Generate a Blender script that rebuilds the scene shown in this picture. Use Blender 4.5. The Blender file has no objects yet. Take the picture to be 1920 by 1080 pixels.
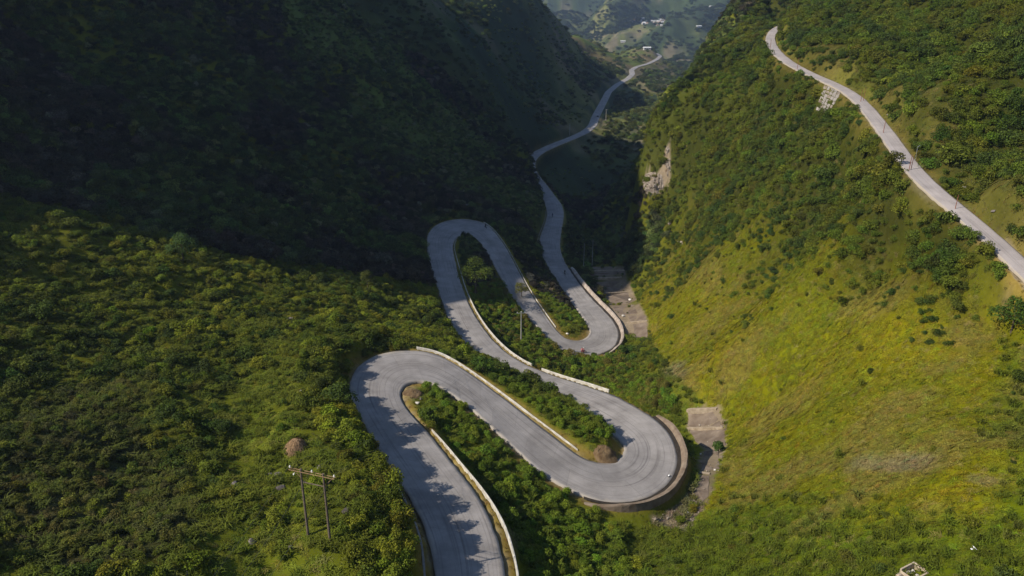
import bpy, bmesh, math, random
import numpy as np
from mathutils import Vector, Matrix, Euler

# ------------------------------------------------------------------ camera, sky, sun, exposure
SC = bpy.context.scene
COL = SC.collection
PITCH = math.radians(22.0)
FPX = 1507.0                                   # focal length in photo pixels (1920 wide)
CAMZ = 150.0
cam = bpy.data.cameras.new('camera'); cam_ob = bpy.data.objects.new('camera', cam); COL.objects.link(cam_ob)
cam.sensor_width = 36.0; cam.lens = 36.0 * FPX / 1920.0
cam.clip_start = 0.5; cam.clip_end = 40000.0
cam_ob.location = (0, 0, CAMZ); cam_ob.rotation_euler = (math.radians(90) - PITCH, 0, 0)
SC.camera = cam_ob

SUN_EL = math.radians(40.0)
SUN_PHI = math.radians(22.0)                   # light travels towards +x, turned this much to +y
wd = bpy.data.worlds.new('World'); SC.world = wd; wd.use_nodes = True
nt = wd.node_tree; bg = nt.nodes['Background']
sky = nt.nodes.new('ShaderNodeTexSky'); sky.sky_type = 'NISHITA'; sky.sun_disc = False
sky.sun_elevation = SUN_EL
_sd = Vector((-math.cos(SUN_PHI), -math.sin(SUN_PHI)))         # towards the sun
sky.sun_rotation = math.atan2(_sd.x, _sd.y) % (2 * math.pi)
sky.altitude = 1500; sky.air_density = 0.9; sky.dust_density = 0.3; sky.ozone_density = 3.0
nt.links.new(sky.outputs[0], bg.inputs[0]); bg.inputs[1].default_value = 0.125
sl = bpy.data.lights.new('sun', 'SUN'); sl.energy = 5.0; sl.angle = math.radians(0.53); sl.color = (1.0, 0.93, 0.82)
so = bpy.data.objects.new('sun', sl); COL.objects.link(so)
_l = Vector((math.cos(SUN_PHI) * math.cos(SUN_EL), math.sin(SUN_PHI) * math.cos(SUN_EL), -math.sin(SUN_EL)))
so.rotation_euler = _l.to_track_quat('-Z', 'Y').to_euler(); so.location = (-60, -30, 260)
SC.view_settings.view_transform = 'Standard'; SC.view_settings.look = 'None'
SC.view_settings.exposure = 0.47; SC.view_settings.gamma = 1.0
HAZE = 1.15e-4
SC.render.engine = 'CYCLES'
SC.cycles.use_denoising = True
SC.cycles.max_bounces = 5; SC.cycles.diffuse_bounces = 3; SC.cycles.glossy_bounces = 2
SC.cycles.transmission_bounces = 2; SC.cycles.volume_bounces = 0; SC.cycles.transparent_max_bounces = 4

rng = np.random.default_rng(7)
random.seed(7)

# ------------------------------------------------------------------ pixel <-> place
SP, CP = math.sin(PITCH), math.cos(PITCH)
def coef(v): return SP + (v - 540.0) / FPX * CP              # drop per metre of depth
def pD(u, v, D):                                              # pixel and depth -> world point
    a = (u - 960.0) / FPX; b = (v - 540.0) / FPX
    return np.array([a * D, D * (CP - b * SP), CAMZ - D * (SP + b * CP)])
def pz(u, v, z):                                              # pixel and height below camera -> world point
    return pD(u, v, -z / coef(v))
def project(x, y, z):
    zz = z - CAMZ
    D = y * CP - zz * SP
    Y = -(y * SP + zz * CP)
    D = np.maximum(D, 1e-3)
    return 960 + FPX * x / D, 540 + FPX * Y / D, D

# ------------------------------------------------------------------ noise (value noise, numpy)
def _hash(ix, iy, s):
    h = (ix * 374761393 + iy * 668265263 + s * 1442695041) & 0xFFFFFFFF
    h = ((h ^ (h >> 13)) * 1274126177) & 0xFFFFFFFF
    return ((h ^ (h >> 16)) & 0xFFFF) / 65535.0
def vnoise(x, y, s=0):
    x = np.asarray(x, float); y = np.asarray(y, float)
    ix = np.floor(x).astype(np.int64); iy = np.floor(y).astype(np.int64)
    fx = x - ix; fy = y - iy
    fx = fx * fx * (3 - 2 * fx); fy = fy * fy * (3 - 2 * fy)
    a = _hash(ix, iy, s); b = _hash(ix + 1, iy, s); c = _hash(ix, iy + 1, s); d = _hash(ix + 1, iy + 1, s)
    return (a + (b - a) * fx) * (1 - fy) + (c + (d - c) * fx) * fy
def fbm(x, y, s=0, o=4):
    t = 0; a = 0.5; n = 0
    for k in range(o):
        t = t + a * vnoise(x * 2 ** k, y * 2 ** k, s + k * 17); n += a; a *= 0.5
    return t / n
def sstep(a, b, x):
    t = np.clip((x - a) / (b - a), 0, 1); return t * t * (3 - 2 * t)

# ------------------------------------------------------------------ roads, traced as left and right edge per stretch
def resample(pts, n):
    p = np.array(pts, float)
    d = np.r_[0, np.cumsum(np.hypot(*np.diff(p, axis=0).T))]
    t = np.linspace(0, d[-1], n)
    return np.c_[np.interp(t, d, p[:, 0]), np.interp(t, d, p[:, 1])]
STRETCH = [
 # (n, z_start, z_end, left edge, right edge)
 (34, -57.5, -65.0, [(822,1420),(820,1300),(818,1180),(815,1080),(811,1022),(791,969),(762,920),(727,867),(687,809),(662,757)],
                  [(956,1420),(954,1300),(951,1180),(947,1080),(941,1035),(926,982),(900,933),(864,889),(833,849),(798,804)]),
 (30, -65.0, -67.6, [(662,757),(651,726),(661,696),(687,673),(718,662),(762,656),(798,658),(833,669)],
                  [(798,804),(767,773),(750,749),(748,731),(760,718),(782,713),(811,718),(842,735)]),
 (24, -67.6, -72.3, [(833,669),(869,691),(909,720),(953,753),(998,789),(1042,822),(1069,844)],
                  [(842,735),(882,764),(922,800),(962,838),(1002,876),(1042,905)]),
 (40, -72.3, -75.8, [(1069,844),(1095,860),(1122,869),(1144,869),(1163,861),(1172,847),(1168,831),(1153,816)],
                  [(1042,905),(1080,925),(1118,940),(1153,944),(1198,940),(1238,924),(1262,898),(1273,867),(1269,835),(1251,804),(1224,782)]),
 (46, -75.8, -88.5, [(1153,816),(1131,799),(1091,776),(1047,754),(1002,731),(958,708),(927,687),(895,667),(869,643),(848,613),(833,577),(822,547),(812,517),(802,480)],
                  [(1224,782),(1189,760),(1144,738),(1091,721),(1042,706),(998,690),(967,675),(937,652),(912,625),(893,597),(878,570),(863,530),(853,490)]),
 (30, -88.5, -91.3, [(802,480),(798,457),(801,437),(814,422),(837,413),(867,410),(893,412),(911,419),(927,433)],
                  [(853,490),(848,463),(851,449),(862,441),(880,441),(896,449),(910,467)]),
 (26, -91.3, -96.5, [(927,433),(947,460),(961,487),(977,517),(993,547),(1010,573),(1027,597),(1043,620)],
                  [(910,467),(923,490),(937,517),(952,543),(970,570),(993,597),(1017,623),(1037,647)]),
 (34, -96.5, -99.0, [(1043,620),(1060,635),(1080,640),(1097,636),(1107,625),(1103,610),(1087,587)],
                  [(1037,647),(1060,662),(1087,666),(1120,665),(1147,657),(1162,640),(1161,620),(1150,600),(1130,580)]),
 (44, -99.0, -112.0, [(1087,587),(1067,560),(1047,530),(1027,500),(1013,473),(1008,457),(1016,433),(1026,410),(1026,393),(1019,370),(1012,350)],
                  [(1130,580),(1107,557),(1087,533),(1070,510),(1054,483),(1049,460),(1052,433),(1058,407),(1059,393),(1049,376),(1034,360),(1024,347)]),
]
def smooth(p, k=3, it=2):
    for _ in range(it):
        q = p.copy()
        q[1:-1] = (p[:-2] + 2 * p[1:-1] + p[2:]) / 4
        p = q
    return p
def build_edges(stretches):
    Ls, Rs, seg = [], [], []
    for i, (n, z0, z1, le, re) in enumerate(stretches):
        le = resample(le, n); re = resample(re, n)
        z = np.linspace(z0, z1, n)
        lo = 0 if i == 0 else 1
        for k in range(lo, n):
            Ls.append(pz(le[k, 0], le[k, 1], z[k])); Rs.append(pz(re[k, 0], re[k, 1], z[k])); seg.append(i)
    L, R = smooth(np.array(Ls), it=6), smooth(np.array(Rs), it=6)
    return L, R, np.array(seg)
ML, MR, MSEG = build_edges(STRETCH)
# the far road beyond the shoulder: centre line and width
far = [(1018,349,-112.0),(1004,338,-114.0),(993,318,-116.5),(992,304,-118.2),(1000,292,-119.0),(1014,283,-119.8),(1040,271,-121),(1072,259,-122.5),(1098,247,-124),(1111,236,-125),
       (1117,218,-126.5),(1129,196,-129),(1141,172,-132),(1158,158,-134.5),(1178,147,-136.5),(1186,139,-137.3),(1184,131,-138.2),(1194,125,-139.5),(1216,119,-141.5),(1232,111,-143.5),(1238,105,-145),(1230,100,-147)]
fc = np.array([pz(*f) for f in far])
def dense(p, step):
    d = np.r_[0, np.cumsum(np.linalg.norm(np.diff(p, axis=0), axis=1))]
    t = np.arange(0, d[-1], step)
    return np.stack([np.interp(t, d, p[:, k]) for k in range(3)], 1)
def edges_from_center(c, w, it=14):
    c = smooth(c, it=it)
    t = np.gradient(c[:, :2], axis=0); t /= np.linalg.norm(t, axis=1)[:, None] + 1e-9
    n = np.c_[-t[:, 1], t[:, 0]]
    w = np.broadcast_to(np.asarray(w, float), (len(c),))
    L = c.copy(); R = c.copy(); L[:, :2] += n * w[:, None] / 2; R[:, :2] -= n * w[:, None] / 2
    return L, R
FL, FR = edges_from_center(dense(fc, 3.0), 7.2)
ML = np.r_[ML, FL[2:]]; MR = np.r_[MR, FR[2:]]; MSEG = np.r_[MSEG, np.full(len(FL) - 2, 9)]
j = np.where(MSEG == 9)[0][0]
for arr in (ML, MR):
    arr[j - 8:j + 12] = smooth(arr[j - 8:j + 12], it=20)
RIGHTROAD = [(70, -49.5, -25.5,
  [(2160,760),(2020,620),(1923,528),(1893,497),(1864,467),(1834,441),(1801,411),(1767,386),(1734,358),(1708,332),(1686,311),(1667,286),(1653,256),(1634,228),(1616,204),(1601,186),(1578,169),(1560,158),(1521,145),(1498,134),(1473,120),(1450,106),(1433,90),(1422,73),(1424,62),(1434,51),(1452,45),(1475,41)],
  [(2180,730),(2034,590),(1940,505),(1905,470),(1868,435),(1826,401),(1786,371),(1756,347),(1730,322),(1708,289),(1686,256),(1660,230),(1641,208),(1627,186),(1608,171),(1582,160),(1560,152),(1526,138),(1498,125),(1476,113),(1462,99),(1448,82),(1441,68),(1446,56),(1462,50),(1485,46)])]
SL, SR, _ = build_edges(RIGHTROAD)
SC_ = (SL + SR) / 2
SL, SR = edges_from_center(dense(SC_, 2.5), 3.5, 4)

# ------------------------------------------------------------------ the lie of the land: control points and a thin-plate surface
ctrl = []
def cD(*pts):
    for u, v, D in pts: ctrl.append(pD(u, v, D))
def cz(*pts):
    for u, v, z in pts: ctrl.append(pz(u, v, z))
def cw(*pts):
    for x, y, z in pts: ctrl.append(np.array([x, y, z + CAMZ]))
for Lq, Rq, st in ((ML, MR, 6), (SL, SR, 6)):
    c = (Lq + Rq) / 2
    for k in range(0, len(c), st): ctrl.append(c[k])
# gully
cz((1180,1180,-66),(1175,1080,-71),(1262,985,-77),(1332,850,-82.5),(1312,780,-86),(1240,700,-93),(1203,640,-99),(1178,560,-107),(1190,500,-112),(1195,420,-118.5),(1180,350,-125),(1198,280,-131),(1222,200,-141),(1272,150,-156))
cw((45,314,-110),(60,330,-113),(38,297,-109),(75,345,-112),(58,360,-119))
# right slope
cD((1900,1080,72),(1900,800,97),(1900,600,118),(1500,1080,88),(1500,950,104),(1500,800,126),(1500,650,150),(1500,500,183),(1700,650,124),(1700,500,146),(1700,950,90),
   (1400,400,222),(1320,520,222),(1280,620,203),(1340,700,165),(1400,880,128),(1330,330,272),(1275,420,280),(1262,480,275),(1262,335,292),(1203,300,308),(1207,345,303),(1222,372,300),(1250,405,298),(1400,200,265),(1600,350,185),
   (1232,235,322),(1282,165,340),(1330,105,354),(1390,55,372),(1440,15,395),(1470,-30,410))
cD((1900,300,150),(1900,100,188),(1750,150,205),(1900,0,212),(1700,0,250),(1560,0,300),(1560,80,262))
cw((150,180,55),(190,300,90),(260,330,80),(300,150,90),(200,60,40),(120,20,0),(150,-80,10),(60,0,-45),(25,-10,-60),(330,-50,60),(170,420,60),(270,520,60))
# behind the right spur
cw((135,420,-70),(125,480,-105),(160,560,-100),(220,620,-70),(150,700,-115),(190,800,-120),(320,700,-20),(300,900,-90),(500,700,80),(600,1000,40))
# near left slope
cD((0,1080,70),(0,950,79),(0,800,94),(0,600,122),(0,400,156),(300,1080,74),(300,900,94),(300,750,114),(300,600,143),(300,480,172),(550,1080,80),(600,1000,83),(700,960,92),(560,850,103),(600,750,122),(620,650,148),(600,600,162),(600,500,206),(740,560,205),(760,610,182),(700,620,165),(400,480,187),(150,420,163))
cw((-60,20,-44),(-90,40,-40),(-120,70,-28),(-30,10,-52),(-20,-30,-48),(-80,-60,-30),(-150,20,-10),(-150,-80,10))
# left mountain, its foot and its crest
cD((0,300,188),(0,200,212),(0,100,235),(0,0,258),(200,200,240),(200,350,200),(400,380,222),(400,200,275),(400,0,340),(600,380,270),(600,200,330),(600,0,410),(750,400,302),(790,370,318),(760,200,385),(800,50,470),(900,350,352),(960,330,405),(985,322,432),(940,200,500),(880,60,560),(980,240,545),(1000,130,700),(950,20,680))
cD((985,-10,760),(1030,30,930),(1085,72,1200),(1130,98,1310),(1160,114,1370),(1060,75,1000),(1100,105,1120))
S0 = -230.0
for q, H in ((150,18+67),(170,30+92),(182,42+92),(205,66+92),(218,84+92),(227,112+92),(236,141+92),(249,163+92),(280,215+92),(330,330)):
    s = S0; x = s * math.cos(SUN_PHI) - q * math.sin(SUN_PHI); y = s * math.sin(SUN_PHI) + q * math.cos(SUN_PHI)
    ctrl.append(np.array([x, y, H + CAMZ]))
cw((-330,380,330),(-330,520,170),(-320,690,110),(-270,900,0),(-330,20,50),(-420,120,170),(-450,300,330),(-350,-100,40),(-520,700,160),(-250,-150,20),(-700,300,250),(-700,900,250))
cw((-60,770,-22),(-150,850,-15),(-90,950,-50),(-30,1100,-80),(-120,1250,-110),(-300,1150,-40),(40,1400,-130))
# shelf with houses, and the far basin
cw((150,1420,-146),(210,1500,-148),(120,1500,-150),(260,1420,-160),(330,1300,-165),(420,1250,-130),(200,1700,-205),(60,1600,-200),(400,1700,-190))
cw((0,2200,-232),(400,2200,-232),(900,2000,-120),(-600,2000,-80),(-300,2100,-190),(400,2700,-245),(900,2800,-180),(700,3800,-262),(0,3200,-230),(300,3300,-255),(1400,3600,-120),(-800,3400,-60),
   (700,4300,-235),(200,4300,-200),(1200,4400,-190),(700,5000,-150),(0,5000,-80),(1500,5000,-60),(700,6500,150),(-500,6500,170),(2000,6500,180),(4000,5000,260),(-3000,5000,260),(700,9000,450),(-4000,9000,450),(5000,9000,450),
   (2500,1500,250),(-2500,1500,300),(3000,-1500,150),(-3000,-1500,150),(0,-1500,60),(0,-300,-20),(9000,0,300),(-9000,0,300),(0,-9000,200))
CT = np.array(ctrl)
def warp(x, y):
    return np.arcsinh(x / 150.0) * 150.0, np.arcsinh((y - 100.0) / 260.0) * 260.0
cX, cY = warp(CT[:, 0], CT[:, 1])
def tps(r2): return 0.5 * r2 * np.log(r2 + 1e-9)
n = len(CT)
K = tps((cX[:, None] - cX) ** 2 + (cY[:, None] - cY) ** 2) + np.eye(n) * 8.0
P_ = np.c_[np.ones(n), cX, cY]
A = np.zeros((n + 3, n + 3)); A[:n, :n] = K; A[:n, n:] = P_; A[n:, :n] = P_.T
sol = np.linalg.solve(A, np.r_[CT[:, 2], 0, 0, 0])
def land(x, y):
    X, Y = warp(x, y); out = np.empty(X.shape).ravel(); Xf, Yf = X.ravel(), Y.ravel()
    for a in range(0, len(Xf), 20000):
        xx = Xf[a:a + 20000]; yy = Yf[a:a + 20000]
        out[a:a + 20000] = tps((xx[:, None] - cX) ** 2 + (yy[:, None] - cY) ** 2) @ sol[:n] + sol[n] + sol[n + 1] * xx + sol[n + 2] * yy
    return out.reshape(X.shape)
def axis(lo, a, b, hi, h, g, gl):
    mid = list(np.arange(a, b, h))
    r = [mid[-1]]; s = h
    while r[-1] < hi: s *= g; r.append(r[-1] + s)
    l = [mid[0]]; s = h
    while l[-1] > lo: s *= gl; l.append(l[-1] - s)
    return np.array(l[:0:-1] + mid + r[1:])
GX = axis(-12000, -100, 115, 12000, 1.0, 1.02, 1.026)
GY = axis(-9000, 45, 330, 14000, 1.0, 1.0125, 1.07)
gx, gy = np.meshgrid(GX, GY)
GZ = land(gx, gy)
def bump(u, v, D, r, h, zb):
    global GZ
    c = pD(u, v, D); d2 = (gx - c[0]) ** 2 + (gy - c[1]) ** 2
    GZ = GZ + h * np.exp(-d2 / (2 * r * r)) * (0.75 + 0.5 * fbm(gx / (r * .6), gy / (r * .6), 5))
bump(1035, 10, 2900, 95, 120, 0); bump(1122, 20, 3050, 120, 130, 0); bump(1180, 30, 3500, 150, 60, 0)
bump(1292, 82, 2150, 75, 62, 0); bump(1262, 68, 2350, 55, 36, 0); bump(1205, 50, 3000, 60, 40, 0); bump(1330, 30, 3200, 150, 90, 0)
bump(1385, 30, 2400, 160, 110, 0); bump(1060, 30, 2500, 100, 50, 0); bump(1250, 0, 4700, 240, 120, 0); bump(1100, -10, 4600, 300, 150, 0); bump(1400, -10, 4200, 300, 160, 0)
_r = random.Random(77)                                          # karst cones over the basin
for _ in range(130):
    _y = _r.uniform(1950, 6000); _x = _r.uniform(-.15, .42) * _y; _rr = _r.uniform(45, 120) * (0.6 + _y / 5000); _h = _rr * _r.uniform(.45, 1.35)
    if math.hypot(_x - 690, (_y - 3820) * .5) < 260: continue
    _jx = slice(*np.searchsorted(GX, [_x - 4 * _rr, _x + 4 * _rr])); _jy = slice(*np.searchsorted(GY, [_y - 4 * _rr, _y + 4 * _rr]))
    _d = np.hypot(gx[_jy, _jx] - _x, gy[_jy, _jx] - _y) / _rr
    GZ[_jy, _jx] += _h * np.exp(-_d ** 1.5) * (.7 + .6 * fbm(gx[_jy, _jx] / 90, gy[_jy, _jx] / 90, 9, 3))
# roads: signed distance outside the carriageway and the height of the nearest carriageway edge
def in_quads(A, B, fn):
    for k in range(len(A) - 1):
        q = np.array([A[k], B[k], B[k + 1], A[k + 1]])
        i0, i1 = np.searchsorted(GX, [q[:, 0].min(), q[:, 0].max()]); j0, j1 = np.searchsorted(GY, [q[:, 1].min(), q[:, 1].max()])
        if i1 <= i0 or j1 <= j0: continue
        xx = gx[j0:j1, i0:i1]; yy = gy[j0:j1, i0:i1]
        pos = np.ones(xx.shape, bool); neg = np.ones(xx.shape, bool)
        for e in range(4):
            p, r = q[e], q[(e + 1) % 4]
            c = (r[0] - p[0]) * (yy - p[1]) - (r[1] - p[1]) * (xx - p[0])
            pos &= c >= 0; neg &= c <= 0
        ins = pos | neg
        if ins.any(): fn(slice(j0, j1), slice(i0, i1), ins, q)
def road_field(L, R, segs, pad):
    inside = np.zeros(gx.shape, bool)
    def mark(js, is_, ins, q): inside[js, is_] |= ins
    in_quads(L, R, mark)
    allp = np.r_[L, R]; lo = allp[:, :2].min(0) - pad; hi = allp[:, :2].max(0) + pad
    m = (gx > lo[0]) & (gx < hi[0]) & (gy > lo[1]) & (gy < hi[1])
    px = np.c_[gx[m], gy[m]]; ins = inside[m]
    ex = np.full(len(px), 99.0); acc = np.zeros(len(px)); W = np.zeros(len(px)); mx = np.zeros(len(px))
    for E in (L, R):
        for sg in segs:
            i0, i1 = sg[0], min(sg[1] + 1, len(E))
            cc = E[i0:i1]; a = cc[:-1, :2]; b = cc[1:, :2]; ab = b - a; l2 = (ab ** 2).sum(1) + 1e-9
            lo2 = cc[:, :2].min(0) - pad; hi2 = cc[:, :2].max(0) + pad
            mm = np.where((px[:, 0] > lo2[0]) & (px[:, 0] < hi2[0]) & (px[:, 1] > lo2[1]) & (px[:, 1] < hi2[1]))[0]
            for q in range(0, len(mm), 8000):
                ii = mm[q:q + 8000]; p = px[ii]
                t = np.clip(((p[:, None] - a) * ab).sum(2) / l2, 0, 1)
                d = np.linalg.norm(p[:, None] - (a + ab * t[..., None]), axis=2)
                k = d.argmin(1); r = np.arange(len(k))
                z = cc[:-1, 2][k] + (cc[1:, 2] - cc[:-1, 2])[k] * t[r, k]
                e = d[r, k]
                wt = 1 - sstep(0.6, 3.4, e)
                wt = np.where(ins[ii], 5000.0 / (e + .3), np.where(e < 0.6, 5000.0, wt))
                acc[ii] += wt * z; W[ii] += wt; mx[ii] = np.maximum(mx[ii], np.minimum(wt, 1)); ex[ii] = np.minimum(ex[ii], e)
    ex = np.where(ins, -ex, ex)
    return m, ex, np.where(W > 0, acc / np.maximum(W, 1e-6), 0), mx
def seg_ranges(n, step=26):
    return [(a, min(a + step, n - 1)) for a in range(0, n - 1, step)]
GE = np.full(gx.shape, 99.0)
road_near = np.zeros(gx.shape)
nat_noise_w = np.ones(gx.shape)
fields = []
for L, R in ((ML, MR), (SL, SR)):
    fields.append(road_field(L, R, seg_ranges(len(L)), 30))
for m, ex, zz, mx in fields:
    GE[m] = np.minimum(GE[m], ex)
_c = pD(994, 322, 426); GZ = GZ + 15 * np.exp(-(((gx - _c[0] + 4) / 8.0) ** 2 + ((gy - _c[1]) / 13.0) ** 2))
# relief on the slopes
dist = np.hypot(gx, gy)
amp = sstep(4, 25, GE) * np.clip(0.9 + dist / 260.0, 0, 18)
mount = sstep(230, 420, gy) * sstep(-20, -60, gx) + sstep(-90, -140, gx)
amp = amp * (1 + 1.1 * np.clip(mount, 0, 1)) * (1 + 1.6 * sstep(1500, 2600, gy))
sc1 = np.clip(26 + dist / 18.0, 26, 420)
a3 = np.clip(amp, 0, 3.0)
relief = (fbm(gx / 34, gy / 34, 11) - .5) * 3.2 * a3 + (fbm(gx / 7, gy / 7, 23, 3) - .5) * 1.3 * np.clip(amp, 0, 2.2) * (1 - sstep(300, 800, gy))
relief += sstep(350, 900, gy) * sstep(8, 60, GE) * (fbm(gx / 120, gy / 120, 41) - .5) * 30
relief += sstep(1500, 2300, gy) * (0.5 - np.abs(fbm(gx / 380, gy / 380, 31) - .5) * 2) * 70
_nl = sstep(-8, -25, gx) * (1 - sstep(180, 230, gy)) * (gy > 30)
relief += _nl * sstep(6, 14, GE) * ((fbm(gx / 9, gy / 9, 61, 3) - .5) * 3.4 + (fbm(gx / 3.6, gy / 3.6, 67, 2) - .5) * 1.1)
rib = fbm(gy / 75 + gx / 260, gx / 420, 53, 3) - .5
relief += np.clip(sstep(250, 380, gy) * sstep(-30, -90, gx), 0, 1) * sstep(10, 60, GE) * rib * 62
GZ = GZ + relief
# flank of the left mountain outside the frame: its outline against the sun sets where the big shadow ends
gs = gx * math.cos(SUN_PHI) + gy * math.sin(SUN_PHI); gq = -gx * math.sin(SUN_PHI) + gy * math.cos(SUN_PHI)
cap = np.interp(gq + (fbm(gx / 15, gy / 15, 77) - .5) * 3, [0, 120, 176, 182, 187, 192, 197, 206, 222, 232, 240, 250, 280, 330], [-10, 10, 36, 46, 62, 82, 98, 104, 110, 134, 156, 164, 205, 400]) + CAMZ
cap = cap - math.tan(SUN_EL) * (gs + 150.0)
wcap = sstep(-62, -95, gs) * (gs > -330) * (gq < 330)
GZ = np.where(GZ > cap, GZ + (cap - GZ) * wcap, GZ)
# the cut bank left of the nearest stretch
_u, _v, _D = project(gx, gy, GZ)
_rl = np.interp(_v, [560,650,700,760,870,970,1080,1400], [838,690,655,662,727,791,815,822])
_bk = (_u < _rl + 6) & (_u > 300) & (gy < 215) & (GE < 22) & (_v > 590)
GZ = GZ + np.where(_bk, 2.3 * sstep(1.0, 2.6, GE) * (1 - sstep(7, 18, GE)), 0)
for m, ex, zz, mx in fields:
    ex_ = ex
    g = GZ[m]; GZ[m] = np.where(mx > 0, g + (zz - 0.06 - 0.32 * (1 - sstep(-0.2, 1.0, ex)) - g) * mx, g)
def carve(L, R):
    # keep the land under the carriageway quads
    def cap_quads(A, B, drop):
        def low(js, is_, ins, q):
            sub = GZ[js, is_]; sub[ins] = np.minimum(sub[ins], q[:, 2].min() - drop)
        in_quads(A, B, low)
    d = (R - L); d[:, 2] = 0; d /= np.linalg.norm(d, axis=1)[:, None] + 1e-9
    cap_quads(L - d * 1.1, R + d * 1.1, 0.05); cap_quads(L - d * .15, R + d * .15, 0.34)
carve(ML, MR); carve(SL, SR)
def gidx(ax, v):
    i = np.clip(np.searchsorted(ax, v) - 1, 0, len(ax) - 2)
    return i, (v - ax[i]) / (ax[i + 1] - ax[i])
def sample(G, x, y):
    i, fx = gidx(GX, np.asarray(x, float)); j, fy = gidx(GY, np.asarray(y, float))
    return (G[j, i] * (1 - fx) + G[j, i + 1] * fx) * (1 - fy) + (G[j + 1, i] * (1 - fx) + G[j + 1, i + 1] * fx) * fy
def hit(u, v, dmin=40, dmax=6000):                              # where the sight line through a pixel meets the land
    D = np.geomspace(dmin, dmax, 4000)
    p = np.array([pD(u, v, d) for d in (0.0, 1.0)])
    pts = p[0] + (p[1] - p[0]) * D[:, None]
    below = pts[:, 2] < sample(GZ, pts[:, 0], pts[:, 1])
    k = int(np.argmax(below)) if below.any() else len(D) - 1
    return pts[k]
def gz(x, y): return float(sample(GZ, np.array([x]), np.array([y]))[0])

# ------------------------------------------------------------------ object helpers
def link(name, me, parent=None, mat=None):
    o = bpy.data.objects.new(name, me); COL.objects.link(o)
    if parent is not None: o.parent = parent
    if mat is not None and me is not None and hasattr(me, 'materials') and len(me.materials) == 0: me.materials.append(mat)
    return o
def tag(o, label=None, cat=None, group=None, kind=None):
    if label: o['label'] = label
    if cat: o['category'] = cat
    if group: o['group'] = group
    if kind or cat: o['kind'] = kind or 'thing'
    return o
def empty(name, loc=(0, 0, 0), rz=0.0):
    o = bpy.data.objects.new(name, None); COL.objects.link(o); o.location = loc; o.rotation_euler = (0, 0, rz); o.empty_display_size = 0.3
    return o
def pydata(name, v, f, smooth_=False):
    me = bpy.data.meshes.new(name); me.from_pydata([tuple(map(float, p)) for p in v], [], f); me.update()
    if smooth_: me.polygons.foreach_set('use_smooth', [True] * len(me.polygons))
    return me
def fastmesh(name, verts, quads, smooth_=True):
    me = bpy.data.meshes.new(name); nv, nq = len(verts), len(quads)
    me.vertices.add(nv); me.vertices.foreach_set('co', np.asarray(verts, np.float32).ravel())
    k = quads.shape[1]
    me.loops.add(nq * k); me.loops.foreach_set('vertex_index', quads.astype(np.int32).ravel())
    me.polygons.add(nq); me.polygons.foreach_set('loop_start', np.arange(0, nq * k, k, dtype=np.int32))
    me.polygons.foreach_set('use_smooth', np.full(nq, smooth_))
    me.update(calc_edges=True); me.validate(); return me

# ------------------------------------------------------------------ materials
def mat(name, col, rough=0.9, spec=0.2, metal=0.0):
    m = bpy.data.materials.new(name); m.use_nodes = True
    b = m.node_tree.nodes['Principled BSDF']
    b.inputs['Base Color'].default_value = (*col, 1); b.inputs['Roughness'].default_value = rough
    b.inputs['Specular IOR Level'].default_value = spec; b.inputs['Metallic'].default_value = metal
    return m
def N(m, t, **kw):
    nd = m.node_tree.nodes.new(t)
    for k, v in kw.items(): setattr(nd, k, v)
    return nd
def noisy(name, c1, c2, scale, rough=0.9, bump_=0.0, detail=6, c3=None, spec=0.15, bscale=None):
    m = mat(name, c1, rough, spec); T = m.node_tree; b = T.nodes['Principled BSDF']
    tc = N(m, 'ShaderNodeTexCoord'); nz = N(m, 'ShaderNodeTexNoise'); nz.inputs['Scale'].default_value = scale; nz.inputs['Detail'].default_value = detail
    T.links.new(tc.outputs['Object'], nz.inputs['Vector'])
    rp = N(m, 'ShaderNodeValToRGB'); rp.color_ramp.elements[0].position = 0.32; rp.color_ramp.elements[1].position = 0.68
    rp.color_ramp.elements[0].color = (*c1, 1); rp.color_ramp.elements[1].color = (*c2, 1)
    if c3: e = rp.color_ramp.elements.new(0.8); e.color = (*c3, 1)
    T.links.new(nz.outputs['Fac'], rp.inputs['Fac']); T.links.new(rp.outputs['Color'], b.inputs['Base Color'])
    if bump_:
        n2 = N(m, 'ShaderNodeTexNoise'); n2.inputs['Scale'].default_value = bscale or scale * 4; n2.inputs['Detail'].default_value = 5
        T.links.new(tc.outputs['Object'], n2.inputs['Vector'])
        bp = N(m, 'ShaderNodeBump'); bp.inputs['Strength'].default_value = bump_; bp.inputs['Distance'].default_value = 0.1
        T.links.new(n2.outputs['Fac'], bp.inputs['Height']); T.links.new(bp.outputs['Normal'], b.inputs['Normal'])
    return m

#@@ZONES
# ------------------------------------------------------------------ what grows where
GUL = np.array([(0,1420),(60,1380),(130,1285),(240,1208),(315,1176),(355,1208),(385,1225),(450,1262),(520,1215),(560,1200),(640,1222),(700,1260),(780,1350),(850,1362),(910,1340),(985,1290),(1080,1190),(1300,1190)], float)
def inpoly(u, v, poly):
    p = np.array(poly, float); r = np.zeros(np.shape(u), bool); k = len(p) - 1
    for i in range(len(p)):
        xi, yi = p[i]; xj, yj = p[k]
        c = ((yi > v) != (yj > v)) & (u < (xj - xi) * (v - yi) / (yj - yi + 1e-12) + xi)
        r ^= c; k = i
    return r
MED = [
 [(790,713),(825,716),(880,755),(960,830),(1010,885),(1060,915),(1130,955),(1170,1010),(1185,1110),(990,1110),(965,1000),(920,925),(850,840),(805,785)],
 [(880,672),(1000,735),(1140,800),(1165,832),(1100,838),(960,735)],
 [(855,440),(900,448),(940,540),(1050,662),(1165,668),(1270,745),(1250,775),(1150,738),(1000,683),(905,600),(858,500)],
 [(930,430),(1005,470),(1045,535),(1095,600),(1100,615),(1055,615),(975,500)]]
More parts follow.
